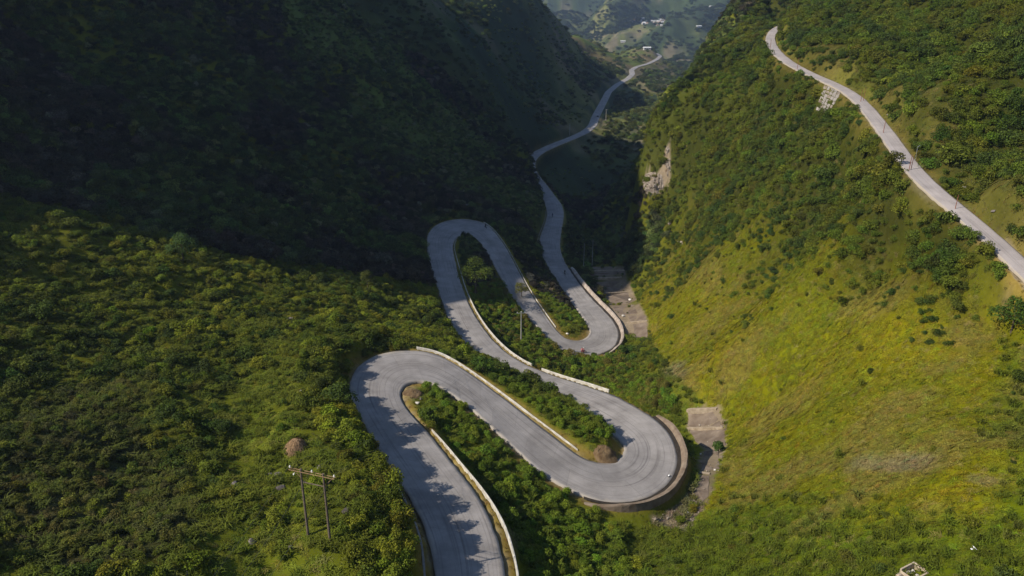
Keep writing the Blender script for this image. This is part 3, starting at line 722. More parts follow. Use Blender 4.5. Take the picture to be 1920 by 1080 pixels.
def scatter(name, P, scl, idx_, tint, src, label, cat, rot=None):
    nn = len(P); me = bpy.data.meshes.new(name); me.vertices.add(nn); me.vertices.foreach_set('co', P.astype(np.float32).ravel())
    if rot is None:
        rot = np.c_[rng.normal(0, .12, nn), rng.normal(0, .12, nn), rng.uniform(0, 6.28, nn)]
    def attr(nm, ty, arr, key): a = me.attributes.new(nm, ty, 'POINT'); a.data.foreach_set(key, np.asarray(arr).ravel())
    attr('rot', 'FLOAT_VECTOR', rot.astype(np.float32), 'vector'); attr('scl', 'FLOAT_VECTOR', scl.astype(np.float32), 'vector')
    attr('pick', 'INT', idx_.astype(np.int32), 'value'); attr('tint', 'FLOAT_VECTOR', tint.astype(np.float32), 'vector')
    o = link(name, me); tag(o, label, cat, kind='stuff')
    g = bpy.data.node_groups.new(name, 'GeometryNodeTree')
    g.interface.new_socket('Geometry', in_out='INPUT', socket_type='NodeSocketGeometry'); g.interface.new_socket('Geometry', in_out='OUTPUT', socket_type='NodeSocketGeometry')
    gi = g.nodes.new('NodeGroupInput'); go = g.nodes.new('NodeGroupOutput'); ip = g.nodes.new('GeometryNodeInstanceOnPoints'); ci = g.nodes.new('GeometryNodeCollectionInfo')
    ci.inputs['Collection'].default_value = src; ci.inputs['Separate Children'].default_value = True; ci.inputs['Reset Children'].default_value = True
    ip.inputs['Pick Instance'].default_value = True
    def named(nm, ty):
        a = g.nodes.new('GeometryNodeInputNamedAttribute'); a.data_type = ty; a.inputs['Name'].default_value = nm; return a.outputs['Attribute']
    g.links.new(gi.outputs[0], ip.inputs['Points']); g.links.new(ci.outputs[0], ip.inputs['Instance'])
    g.links.new(named('pick', 'INT'), ip.inputs['Instance Index']); g.links.new(named('scl', 'FLOAT_VECTOR'), ip.inputs['Scale'])
    er = g.nodes.new('FunctionNodeEulerToRotation'); g.links.new(named('rot', 'FLOAT_VECTOR'), er.inputs[0]); g.links.new(er.outputs[0], ip.inputs['Rotation'])
    g.links.new(ip.outputs[0], go.inputs[0])
    md = o.modifiers.new('scatter', 'NODES'); md.node_group = g
    return o
def candidates(x0, x1, y0, y1, dens):
    k = int((x1 - x0) * (y1 - y0) * dens); x = rng.uniform(x0, x1, k); y = rng.uniform(y0, y1, k)
    z = sample(GZ, x, y); u, v, D = project(x, y, z)
    m = (u > -430) & (u < 2350) & (v > -300) & (v < 1380) & (D > 18)
    return x[m], y[m], z[m]
def vary(c, k=.22):
    return np.clip(c * (1 + rng.normal(0, k, (len(c), 1))) * (1 + rng.normal(0, .07, c.shape)), .004, .5)
def road_gap(x, y): return sample(GE, x, y)
PAVED = [[(1284,764),(1350,762),(1366,838),(1352,882),(1334,932),(1318,950),(1296,928),(1308,885),(1284,800)], [(1100,496),(1172,496),(1188,545),(1218,598),(1216,640),(1190,640),(1140,575),(1100,520)]]
def on_paved(u, v, y):
    r = np.zeros(len(u), bool)
    for p in PAVED: r |= inpoly(u, v, p)
    return r & (y < 330)
M1_SIDE = None
# --- near and middle bushes
bx_, by_, bz_ = candidates(-260, 215, 40, 460, .86)
K = land_kind(bx_, by_, bz_); ge = road_gap(bx_, by_); u, v = K['u'], K['v']
R_, med = K['right'], K['med']
cl = fbm(bx_ / 5, by_ / 5, 601, 3)                                # bushes stand in clumps
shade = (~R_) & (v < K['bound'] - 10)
dens = np.where(R_, (1 - K['rgrass']) * .9 + .003 + .06 * K['rgreen'], .55)
dens = np.where(shade, .62, dens)
dens = np.where(~R_ & ~shade, np.where(K['low'] > .5, .10, .62), dens)
bank = (~R_) & (ge < 8) & (med < 0) & (v > 560) & (u < 850)
dens = np.where(bank, .75, dens); dens = np.where(med >= 0, .95, dens)
dens = dens * np.where(med >= 0, 1, .5 + 1.1 * sstep(.36, .6, cl))
ucut = u - np.interp(v, [40, 90, 160, 230, 300, 400, 500], [1445, 1452, 1575, 1655, 1712, 1830, 1930])
dens = np.where((ucut > 0) & (v < 540) & (u > 1380) & (ge < 8), dens * .3, dens)
dens = np.where(~R_ & (K['brown'] > .4) & (K['low'] < .5), .95, dens)
pb = rng.uniform(0, 1, len(bx_)) < dens
size = np.where(R_, (.9 + 1.6 * rng.uniform(0, 1, len(bx_)) ** 2) * (1 - .4 * K['rgrass']), rng.uniform(.8, 1.7, len(bx_)))
size = np.where(shade, rng.uniform(1.2, 2.6, len(bx_)), size); size = np.where(med >= 0, rng.uniform(.55, 1.2, len(bx_)), size)
size = np.where((K['low'] > .5) & ~R_ & (med < 0) & ~bank, size * .7, size)
size = np.where(med == 2, size * 1.2, size); size = np.where(bank, rng.uniform(.9, 1.75, len(bx_)), size)
nl0 = ~R_ & ~shade & (med < 0) & ~bank & (K['low'] < .5); size = np.where(nl0, rng.uniform(.42, .85, len(bx_)) + 1.2 * rng.uniform(0, 1, len(bx_)) ** 4, size); big0 = nl0 & (rng.uniform(0, 1, len(bx_)) < .05 + .12 * (cl > .55)); size = np.where(big0, rng.uniform(1.2, 2.0, len(bx_)), size)
size = np.where(nl0 & (K['brown'] > .4), rng.uniform(.5, 1.0, len(bx_)), size)
size = size * np.where(rng.uniform(0, 1, len(bx_)) < .06, 1.4, 1)
# room for the verges: parapet side and the inside tips of the hairpins stay open
PP = np.concatenate(PAR)[:, :2]
pdist = np.full(len(bx_), 99.0); nearm = np.where(ge < 9)[0]
for q in range(0, len(nearm), 4000):
    ii = nearm[q:q + 4000]; pdist[ii] = np.sqrt(((np.c_[bx_, by_][ii][:, None] - PP) ** 2).sum(2).min(1))
need = .45 + size * np.where(med >= 0, .45, .42)
need = np.where((pdist < 1.0 + size * .35) , 99, need)
tipsu = [(768,737,28,28),(1142,846,38,24),(1080,632,34,11),(790,762,18,20)]
tip = np.zeros(len(bx_), bool)
for a_, b2, c2, d2 in tipsu: tip |= np.hypot((u - a_) / c2, (v - b2) / d2) < 1
cliff = inpoly(u, v, [(1203,328),(1240,322),(1250,270),(1256,272),(1258,345),(1225,368),(1205,352)]) & (by_ < 330)
stone = inpoly(u, v, [(1540,158),(1582,172),(1552,222),(1524,208)]) & (by_ < 330)
bare = np.exp(-(((u - 1890) / 40) ** 2 + ((v - 565) / 22) ** 2)) > .4
size = np.where(on_paved(u, v, by_), size * .5, size)
ok = pb & (ge > need) & ~tip & ~(on_paved(u, v, by_) & (rng.uniform(0, 1, len(u)) < .9)) & ~(cliff & (rng.uniform(0, 1, len(u)) < .8)) & ~stone & ~bare
# keep a little clearing round the power poles, the haystack and the rocks
for a_, b2, rr in ((600, 1010, 34), (556, 832, 34), (522, 893, 24), (472, 1018, 22), (445, 912, 22), (1710, 1070, 36)):
    ok &= np.hypot(u - a_, (v - b2) * 1.2) > rr
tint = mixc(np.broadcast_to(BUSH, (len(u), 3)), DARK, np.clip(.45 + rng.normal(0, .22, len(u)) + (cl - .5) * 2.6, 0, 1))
tint = np.where(R_[:, None], mixc(tint, C_(.100, .105, .008), np.clip((K['n2'] - .42) * 2.4 + (K['n1'] - .5), 0, .7)) * 1.42, tint)
nl = ~R_ & ~shade
tint = np.where(nl[:, None], mixc(tint, C_(.172, .190, .014), np.clip((K['n1'] - .33) * 2.4 + (cl - .5) * 2.2 + .12 + rng.normal(0, .2, len(u)), 0, .97)), tint)
tint = np.where((big0 & (rng.uniform(0, 1, len(u)) < .7))[:, None], C_(.055, .082, .012), tint)
tint = np.where(nl[:, None], mixc(tint, BRN, K['brown'] * rng.uniform(.1, .85, len(u))), tint)
tint = np.where((med >= 0)[:, None], mixc(C_(.155, .205, .015), C_(.085, .130, .014), rng.uniform(0, 1, len(u)) ** 1.2), tint)
tint = np.where(((med == 2) & (rng.uniform(0, 1, len(u)) < .3))[:, None], C_(.13, .12, .02), tint)
tint = np.where(shade[:, None], mixc(C_(.060, .082, .019), C_(.046, .040, .026), sstep(.45, .6, K['n1'])), tint)  # shade put into leaf colour: darker inside the mountain's shadow than outside
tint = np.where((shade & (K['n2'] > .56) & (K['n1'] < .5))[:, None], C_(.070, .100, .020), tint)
rg = rib_grass_light(bx_, by_) * shade; tint = mixc(tint, np.broadcast_to(C_(.105, .145, .032), tint.shape), rg * .85); size = size * (1 - .45 * rg)
tint = vary(tint, .16); tint = np.where(shade[:, None], np.clip(tint * rng.lognormal(.05, .55, (len(u), 1)), .006, .22), tint)  # wider tone spread in the shadow imitates leaf highlights and dark gaps
pick = np.where(med >= 0, rng.integers(0, 6, len(u)), np.where(rng.uniform(0, 1, len(u)) < .35, rng.integers(9, 12, len(u)), rng.integers(0, 9, len(u))))
pick = np.where(nl0 & (rng.uniform(0, 1, len(u)) < .5), rng.integers(9, 12, len(u)), pick)
pick = np.where(nl & (K['brown'] > .5), rng.integers(6, 9, len(u)), pick)
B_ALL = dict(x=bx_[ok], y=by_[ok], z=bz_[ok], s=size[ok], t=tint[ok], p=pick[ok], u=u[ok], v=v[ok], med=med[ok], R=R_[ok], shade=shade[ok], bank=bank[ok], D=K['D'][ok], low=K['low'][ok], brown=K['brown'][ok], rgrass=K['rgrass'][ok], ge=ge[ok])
print('BUSHES', ok.sum(), 'of', len(ok))
# the bushes that show largest stand as things of their own, the rest is one mass
cen = B_ALL['s'] / B_ALL['D']
vis = (B_ALL['u'] > 5) & (B_ALL['u'] < 1915) & (B_ALL['v'] > 5) & (B_ALL['v'] < 1078)
CLS = np.full(len(cen), -1)
CLS[(B_ALL['med'] == 0)] = 0; CLS[B_ALL['med'] == 1] = 1; CLS[B_ALL['med'] == 2] = 2; CLS[B_ALL['med'] == 3] = 3
CLS[B_ALL['bank'] & (CLS < 0)] = 4
CLS[B_ALL['R'] & (B_ALL['rgrass'] > .75) & (B_ALL['s'] > .8) & (CLS < 0)] = 5
CLS[(~B_ALL['R']) & (B_ALL['low'] > .6) & (CLS < 0) & (~B_ALL['shade'])] = 6
CLS[(~B_ALL['R']) & (B_ALL['brown'] > .7) & (B_ALL['low'] <= .6) & (CLS < 0)] = 7
BUSH_WHERE = [
 ('between first and second road legs', ('near the left hairpin end', 'half way along', 'by the bottom edge')),
 ('between second and third road legs', ('at the left tip', 'half way along', 'by the earth mound')),
 ('on the power pole strip', ('below the round tree', 'around the pole', 'towards the spillway')),
 ('inside the far right hairpin', ('at its shaded end', 'half way along', 'at its sunny tip')),
 ('on the nearest left roadside bank', ('at the hairpin', 'half way down', 'by the bottom edge')),
 ('in the right slope grass', ('towards the gully', 'in mid slope', 'towards the right edge')),
 ('in the left clearing', ('left of the twin poles', 'around the twin poles', 'between poles and road')),
 ('in the lower left corner', ('at the left edge', 'in mid slope', 'towards the clearing'))]
quota = [62, 34, 60, 22, 46, 30, 22, 20]
taken = np.zeros(len(cen), bool)
for c, q in enumerate(quota):
    k = np.where((CLS == c) & vis)[0]; k = k[np.argsort(-cen[k])][:q]
    key = B_ALL['v'][k] if c in (0, 3, 4) else B_ALL['u'][k]
    rank = np.argsort(np.argsort(key)) / max(1, len(k)); br = B_ALL['t'][k].mean(1); md = np.median(br); big = B_ALL['s'][k] > np.median(B_ALL['s'][k])
    for ii, i in enumerate(k):
        tone = ('dark green', 'bright green')[int(br[ii] > md)] if c != 7 else ('dark brown', 'olive brown')[int(br[ii] > md)]
        lab = '%s %s bush %s, %s' % (('small', 'large')[int(big[ii])], tone, BUSH_WHERE[c][0], BUSH_WHERE[c][1][min(2, int(rank[ii] * 3))])
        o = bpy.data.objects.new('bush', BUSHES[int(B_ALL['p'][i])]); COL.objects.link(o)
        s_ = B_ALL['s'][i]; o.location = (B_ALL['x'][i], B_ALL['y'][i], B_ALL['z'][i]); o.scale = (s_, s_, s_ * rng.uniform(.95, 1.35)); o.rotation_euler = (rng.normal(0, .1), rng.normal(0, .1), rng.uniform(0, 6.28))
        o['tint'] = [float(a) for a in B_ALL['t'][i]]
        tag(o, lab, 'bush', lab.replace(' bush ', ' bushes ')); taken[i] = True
r_ = ~taken; m_ = r_.sum()
sz = B_ALL['s'][r_]
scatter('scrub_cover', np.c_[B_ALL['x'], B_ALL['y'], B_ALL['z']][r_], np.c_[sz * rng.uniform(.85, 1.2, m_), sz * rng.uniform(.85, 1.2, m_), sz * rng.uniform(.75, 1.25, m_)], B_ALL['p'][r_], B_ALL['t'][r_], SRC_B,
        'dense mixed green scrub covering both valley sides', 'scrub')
# --- grass on the slopes and verges
x, y, z = [np.concatenate(q) for q in zip(candidates(-120, 130, 45, 300, 1.6), candidates(8, 115, 45, 255, 2.2), candidates(-75, -3, 45, 150, 1.6))]
K = land_kind(x, y, z); ge = road_gap(x, y); u, v = K['u'], K['v']
gd = np.where(K['right'], .25 + .75 * K['rgrass'], np.where(v < K['bound'] - 10, .25, .60 + .40 * K['low']))
gd = np.where(ge < 2.6, .55, gd)
col, _ = ground_colour(x, y, z, ge)
rare = fbm(x / 3.2, y / 3.2, 701, 3)
keep = (rng.uniform(0, 1, len(x)) < gd * np.where(K['right'], .8 + .4 * sstep(.35, .6, rare), .45 + 1.1 * sstep(.35, .6, rare))) & (ge > .45) & ~on_paved(u, v, y)
keep &= ~(inpoly(u, v, [(1203,328),(1240,322),(1256,335),(1225,368)]) & (y < 330))
sz = rng.uniform(.45, .95, len(x)) * np.where(ge < 2.6, .45, 1.0)
tall = (rng.uniform(0, 1, len(x)) < np.where(K['right'], .004 + .18 * K['rgreen'], .24)) & (ge > 3)
pk = np.where(tall, rng.integers(7, 9, len(x)), rng.integers(0, 7, len(x)))
gxx = (sample(GZ, x + .8, y) - sample(GZ, x - .8, y)) / 1.6; gyy = (sample(GZ, x, y + .8) - sample(GZ, x, y - .8)) / 1.6
nn3 = np.c_[-gxx, -gyy, np.ones(len(x))]; nn3 /= np.linalg.norm(nn3, axis=1)[:, None]
grot = np.c_[-np.arcsin(nn3[:, 1]), np.arctan2(nn3[:, 0], nn3[:, 2]), np.zeros(len(x))] + rng.normal(0, .12, (len(x), 3))
grot = np.where(tall[:, None], np.c_[rng.normal(0, .1, len(x)), rng.normal(0, .1, len(x)), rng.uniform(0, 6.28, len(x))], grot)
zsc = np.where(tall, 1.0, .55)
gt = vary(col * 1.3 + .003, .11); gt = np.where((rng.uniform(0, 1, len(x)) < .06)[:, None], mixc(gt, C_(.22, .17, .06), .5), gt)
gt = np.where(tall[:, None], mixc(gt, C_(.09, .115, .012), .6), gt)
print('GRASS', keep.sum())
scatter('slope_grass', np.c_[x, y, z][keep], np.c_[sz * 1.35, sz * 1.35, sz * zsc * rng.uniform(.7, 1.2, len(sz))][keep], pk[keep], gt[keep], SRC_G, 'yellow green grass growing over the slopes and verges', 'grass', grot[keep])
# --- woods on the shaded mountain and down the valley
xs, ys, zs = [np.concatenate(q) for q in zip(candidates(-420, 330, 300, 900, .075), candidates(-350, 620, 900, 1700, .022))]
K = land_kind(xs, ys, zs); ge = road_gap(xs, ys); cl = fbm(xs / 16, ys / 16, 801)
keep = (rng.uniform(0, 1, len(xs)) < np.where(ys < 460, .30, .25 + 1.2 * sstep(.42, .58, cl))) & (ge > 6)
shelf = np.exp(-(((xs - 130) / 110) ** 2 + ((ys - 1330) / 170) ** 2)); keep &= ~((shelf > .35) & (rng.uniform(0, 1, len(xs)) < .72))
rg = rib_grass_light(xs, ys) * (xs < 60 + ys * .02)
sz = rng.uniform(1.6, 3.6, len(xs)) * np.clip(ys / 700, .8, 1.5) * (1 - .5 * rg)
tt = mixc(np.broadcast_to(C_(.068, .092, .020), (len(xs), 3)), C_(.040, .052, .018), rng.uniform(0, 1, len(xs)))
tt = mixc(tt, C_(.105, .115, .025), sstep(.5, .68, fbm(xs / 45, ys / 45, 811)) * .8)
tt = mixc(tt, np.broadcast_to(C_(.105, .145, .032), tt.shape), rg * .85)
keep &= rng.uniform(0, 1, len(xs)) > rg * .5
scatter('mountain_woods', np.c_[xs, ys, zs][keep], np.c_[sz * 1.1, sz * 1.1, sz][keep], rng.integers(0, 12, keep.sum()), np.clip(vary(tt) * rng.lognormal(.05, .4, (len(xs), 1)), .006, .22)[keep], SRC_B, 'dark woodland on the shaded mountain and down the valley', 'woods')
x, y, z = candidates(-700, 2600, 1700, 5600, .016)
cl = fbm(x / 120, y / 160, 821); keep = rng.uniform(0, 1, len(x)) < sstep(.40, .60, cl) * .9 + .05
sz = rng.uniform(3.5, 8, len(x)); tt = mixc(np.broadcast_to(C_(.050, .066, .020), (len(x), 3)), C_(.030, .044, .020), rng.uniform(0, 1, len(x)))
keep &= np.hypot(x - 690, (y - 3820) * .6) > 130
scatter('far_woods', np.c_[x, y, z][keep], np.c_[sz * 1.3, sz * 1.3, sz * .9][keep], rng.integers(0, 12, keep.sum()), vary(tt)[keep], SRC_B, 'far woods over the hazy hills of the basin', 'woods')

# ------------------------------------------------------------------ single trees
def make_tree(base, h, crown_r, tint_, label, seed, n_leaf=1500, flat=.95, leaf=.34, lean=(0, 0)):
    r = np.random.default_rng(seed); root = empty('broadleaf_tree', base); tag(root, label, 'tree')
    bm = bmesh.new(); top = Vector((lean[0] * h, lean[1] * h, h * .62))
    tube(bm, [(0, 0, -.6), (lean[0] * h * .3, lean[1] * h * .3, h * .3), top], [.035 * h, .026 * h, .018 * h], 8)
    lobes = []
    for i in range(7):
        a = i * 0.9 + r.uniform(0, .6); q = crown_r * r.uniform(.35, .72)
        e = Vector((top.x + q * math.cos(a), top.y + q * math.sin(a), h * r.uniform(.48, .86)))
        tube(bm, [top * r.uniform(.7, 1), (top + e) / 2 + Vector((0, 0, .1 * h * .3)), e], [.013 * h, .009 * h, .004 * h], 5)
        lobes.append((e.x, e.y, e.z, crown_r * r.uniform(.34, .5), flat))
    lobes.append((top.x, top.y, h * .92, crown_r * .5, flat))
    tr = link('trunk', bm_mesh(bm, 'trunk', M_bark), root)
    P, Q = lobes_points(r, lobes, n_leaf); me = leaves_mesh('crown', P, Q, leaf, r)
    cr = link('crown', me, root); cr['tint'] = list(map(float, tint_))
    return root
def at_px(u, v, dz=0.0):
    p = hit(u, v); return (float(p[0]), float(p[1]), gz(p[0], p[1]) + dz)
TREES = [
 (at_px(892, 558), 11.0, 5.2, (.085, .115, .014), 'round-topped tree standing over the parapet in the shadow edge', 901, 2600),
 (at_px(905, 700), 2.9, 2.0, (.060, .105, .014), 'small round tree at the left tip of the narrow second strip', 902, 900),
 (at_px(345, 492), 5.6, 3.4, (.055, .095, .020), 'leafy tree standing out on the shadow edge of the left slope', 903, 1700),
 (at_px(978, 560), 4.4, 2.4, (.110, .110, .018), 'yellowish tree at the road edge above the power pole', 904, 1100),
 (at_px(690, 540), 4.0, 2.2, (.075, .085, .015), 'slim tree at the shadow edge above the nearest left hairpin', 905, 900),
 (at_px(1347, 848), 1.7, 1.35, (.050, .090, .014), 'bright round bush growing on the concrete spillway', 906, 700),
 (at_px(1165, 668), 2.6, 1.7, (.060, .100, .014), 'leafy small tree against the end of the pale far wall', 907, 900),
 (at_px(1895, 625), 4.2, 3.2, (.055, .095, .012), 'dark green tree below the bare patch at the right edge', 908, 1300),
 (at_px(800, 790), 1.9, 1.4, (.075, .110, .012), 'pale green bush leading the strip behind the dirt heap', 909, 700),
 (at_px(640, 770), 3.6, 2.5, (.060, .090, .014), 'broad tree on the bank outside the nearest left hairpin', 910, 1300),
]
for t in TREES: make_tree(*t)

# ------------------------------------------------------------------ rocks, haystack, heaps
def rock_mesh(name, seed, m, jag=.35, sub=2):
    bm = bmesh.new(); bmesh.ops.create_icosphere(bm, subdivisions=sub, radius=1.0); r = random.Random(seed)
    ax = [Vector((r.gauss(0, 1), r.gauss(0, 1), r.gauss(0, 1))).normalized() for _ in range(13)]; off = [r.uniform(.42, .85) for _ in ax]
    for vt in bm.verts:
        for a, o in zip(ax, off):
            d = vt.co.dot(a)
            if d > o: vt.co -= a * (d - o) * .9
        vt.co *= 1 + r.uniform(-.06, .06) * jag
    return bm_mesh(bm, name, m)
M_rock = noisy('grey_limestone', (.12, .10, .088), (.23, .20, .175), 1.6, .95, .7)
M_rockd = noisy('dark_limestone', (.06, .05, .045), (.13, .11, .10), 1.8, .95, .7)
M_rockp = noisy('pale_limestone', (.46, .42, .36), (.62, .57, .50), 1.6, .95, .5)
M_rockc = noisy('cliff_limestone', (.13, .10, .075), (.31, .26, .21), 1.0, .95, .9)
M_dirt = noisy('brown_spoil', (.09, .055, .028), (.17, .115, .06), 1.3, 1.0, .7)
M_straw = noisy('dry_straw', (.19, .115, .058), (.31, .20, .11), 4.0, 1.0, .6)
def rock(u, v, px, m, label, seed, sq=.75, group=None):
    p = at_px(u, v); D = project(*p)[2]; s_ = px * float(D) / FPX / 2
    o = link('boulder', rock_mesh('boulder', seed, m)); o.location = (p[0], p[1], p[2] + s_ * sq * .45); o.scale = (s_, s_ * 1.05, s_ * sq); o.rotation_euler = (0, 0, seed * 1.7)
    return tag(o, label, 'rock', group)
ROCKS = [
 (521, 894, 18, M_rock, 'grey boulder just left of the twin pole crossarm'), (507, 890, 10, M_rock, 'smaller grey rock touching the boulder left of the crossarm'),
 (526, 918, 20, M_rockd, 'dark rock below the left end of the crossarm'), (441, 910, 17, M_rock, 'pale-topped boulder beside a dark hollow left of the poles'),
 (473, 1018, 19, M_rock, 'upright brown boulder at the bottom left of the twin poles'), (545, 1030, 15, M_rockd, 'dark jagged rock left of the twin pole feet'),
 (600, 880, 16, M_rock, 'grey rock behind the middle of the crossarm'), (615, 852, 12, M_rockd, 'dark rock between the haystack and the road bank'),
 (648, 962, 22, M_rockd, 'dark mounded rock right of the twin poles'), (684, 946, 16, M_rock, 'brown-grey boulder near the shrub bank'), (694, 966, 14, M_rockd, 'dark rock under the brown-grey boulder'),
 (714, 957, 9, M_rockp, 'pale stone beside the shrubs right of the twin poles'), (721, 1054, 16, M_rock, 'grey boulder near the kerb at the bottom'), (352, 1078, 12, M_rock, 'grey stone at the bottom edge of the left slope'),
 (738, 643, 17, M_rockp, 'flat white rock at the outer edge of the nearest left hairpin'), (748, 638, 10, M_rockp, 'small white rock beside the flat white one'), (727, 640, 8, M_rockp, 'white stone left of the flat white rock'),
 (776, 642, 6, M_rockp, 'little white stone at the start of the sweeping parapet'), (702, 657, 9, M_rockp, 'pale stone on the verge of the nearest left hairpin'),
 (802, 776, 11, M_rockd, 'black boulder at the end of the nearest parapet'), (783, 757, 10, M_rockp, 'pale stones beside the dirt heap'), (789, 750, 9, M_rock, 'grey stone behind the dirt heap'),
 (1064, 627, 7, M_rockp, 'white stone on the grass inside the far right hairpin'), (1169, 594, 9, M_rockp, 'white boulder between the far wall and the spillway'), (1181, 564, 8, M_rockp, 'pale rock on the right rim of the far spillway'),
 (1290, 963, 6, M_rockp, 'white stone in the gully below the brown wall'), (1313, 852, 5, M_rockp, 'small white stone on the brown spillway'), (1340, 882, 5, M_rockp, 'tiny white stone at the right rim of the brown spillway'),
 (1805, 356, 13, M_rockp, 'pale rock in the cut bank above the hillside road'), (1664, 217, 5, M_rock, 'small white rock above the upper hillside road'), (1862, 400, 12, M_rock, 'grey rock in the bank near the right end of the hillside road'),
 (545, 605, 20, M_rock, 'grey outcrop on the upper left scrub slope'), (565, 735, 8, M_rockp, 'pale stone in the scrub left of the nearest left hairpin'), (625, 563, 12, M_rock, 'grey rock near the shadow edge above the left hairpin'),
 (1126, 661, 5, M_rockd, 'small black stone on the road in front of the red motorbike'),
]
for i, (u_, v_, px_, m2, lb) in enumerate(ROCKS): rock(u_, v_, px_, m2, lb, i + 3)
# cliff face on the tip of the spur: rugged faceted rock grown out of the slope
def cliff(poly_u, poly_v, nu, nv, depth, label, seed):
    us = np.linspace(*poly_u, nu); vs = np.linspace(*poly_v, nv); V = []
    for jv, vv in enumerate(vs):
        for iu, uu in enumerate(us):
            p = hit(uu, vv); p = p.copy(); D = float(project(*p)[2])
            a, b2 = iu / (nu - 1) * 2 - 1, jv / (nv - 1) * 2 - 1
            e = max(0, 1 - (abs(a) ** 2.5 + abs(b2) ** 2.5)) ** .5
            n0 = float(fbm(np.array([uu / 9.0]), np.array([vv / 14.0]), seed, 3)[0]); blk = math.floor(n0 * 7) / 7 * .7 + n0 * .3
            out = depth * e * (blk * 1.6 - .35) - .5 * (1 - e)
            V.append(p + np.array([-.8, -.6, .25]) * out)
    F_ = [(jv * nu + iu, jv * nu + iu + 1, (jv + 1) * nu + iu + 1, (jv + 1) * nu + iu) for jv in range(nv - 1) for iu in range(nu - 1)]
    return tag(link('cliff_face', pydata('cliff_face', V, F_), None, M_rockc), label, 'cliff')
cliff((1203, 1246), (322, 368), 30, 32, 3.2, 'pale broken limestone cliff at the left tip of the right spur', 71)
cliff((1247, 1259), (272, 334), 9, 30, 1.6, 'narrow pale rock streak above the spur cliff', 73)
cliff((1268, 1282), (450, 460), 7, 6, .7, 'small pinkish rock scar on the slope below the spur cliff', 75)
cliff((1250, 1260), (408, 424), 7, 8, .9, 'brown rock step at the foot of the spur beside the shadow', 79)
# loose rubble in the gully
RB = [rock_mesh('rubble_%d' % i, 120 + i, M_rockc, .6, 1) for i in range(3)]
bm = bmesh.new(); rr_ = random.Random(8)
for poly in PAVED + [[(1225,975),(1300,930),(1318,950),(1290,995),(1240,990)]]:
    us_ = [q[0] for q in poly]; vs_ = [q[1] for q in poly]; cnt = 0
    while cnt < 75:
        uu, vv = rr_.uniform(min(us_), max(us_)), rr_.uniform(min(vs_), max(vs_))
        if not inpoly(np.array([uu]), np.array([vv]), poly)[0]: continue
        cnt += 1; p = hit(uu, vv); s_ = rr_.uniform(.06, .24) * (1 + (rr_.random() < .06)); k0 = len(bm.verts)
        bm.from_mesh(RB[rr_.randrange(3)]); bm.verts.ensure_lookup_table()
        M_ = Matrix.Translation(Vector((p[0], p[1], p[2] + .12 + s_ * .2))) @ Matrix.Rotation(rr_.uniform(0, 6), 4, 'Z') @ Matrix.Diagonal((s_, s_ * rr_.uniform(.6, 1.2), s_ * .7, 1))
        for vt in bm.verts[k0:]: vt.co = M_ @ vt.co
me = bpy.data.meshes.new('gully_rubble'); bm.to_mesh(me); bm.free(); me.materials.append(M_rockc); tag(link('gully_rubble', me), 'loose brown rubble strewn over the gully floor', 'rubble', kind='stuff')
# haystack of corn straw
p = at_px(556, 842); hs = empty('straw_stack', p); tag(hs, 'conical stack of dry straw on the left slope above the twin poles', 'haystack')
bm = bmesh.new(); bmesh.ops.create_uvsphere(bm, u_segments=20, v_segments=12, radius=1.0)
for vt in bm.verts:
    kx = 1 + random.uniform(-.08, .08); vt.co = Vector((vt.co.x * 1.2 * kx, vt.co.y * 1.2 * kx, .25 + vt.co.z * (1.15 if vt.co.z > 0 else .5) * (1 + random.uniform(-.06, .06))))
link('heap', bm_mesh(bm, 'heap', M_straw), hs)
r = np.random.default_rng(31); V, F = [], []
for i in range(420):
    a = r.uniform(0, 6.28); hh = r.uniform(.1, 1.45); q = 1.25 * math.sqrt(max(0, 1 - ((hh - .25) / 1.25) ** 2)); p0 = np.array([q * math.cos(a), q * math.sin(a), hh]); d = np.array([math.cos(a) * .75, math.sin(a) * .75, -1.0]) * r.uniform(.3, .75) + r.normal(0, .08, 3)
    s_ = np.array([-math.sin(a), math.cos(a), 0]) * .035; o = len(V); V += [p0 - s_, p0 + s_, p0 + d]; F += [(o, o + 1, o + 2)]
link('straw', pydata('straw', V, F), hs, M_straw)
def heap(u, v, px, h, m, label, seed, name):
    p = at_px(u, v); D = float(project(*p)[2]); R = px * D / FPX / 2
    bm = bmesh.new(); bmesh.ops.create_grid(bm, x_segments=22, y_segments=22, size=1.25)
    for vt in bm.verts:
        q = math.hypot(vt.co.x, vt.co.y); nz = float(fbm(np.array([vt.co.x * 2.2 + seed]), np.array([vt.co.y * 2.2]), seed)[0])
        zt = h * max(0, (1 - q ** 1.6)) * (.45 + nz * 1.1) - .12 - 1.6 * max(0, q - .8)
        vt.co = Vector((vt.co.x * R, vt.co.y * R, zt))
    o = link(name, bm_mesh(bm, name, m)); o.location = p; return tag(o, label, 'earth heap')
heap(1128, 847, 46, 1.15, M_dirt, 'brown earth mound on the inside tip of the walled right hairpin', 11, 'earth_mound')
heap(772, 738, 44, .55, M_dirt, 'low tan dirt heap inside the nearest left hairpin', 17, 'dirt_heap')
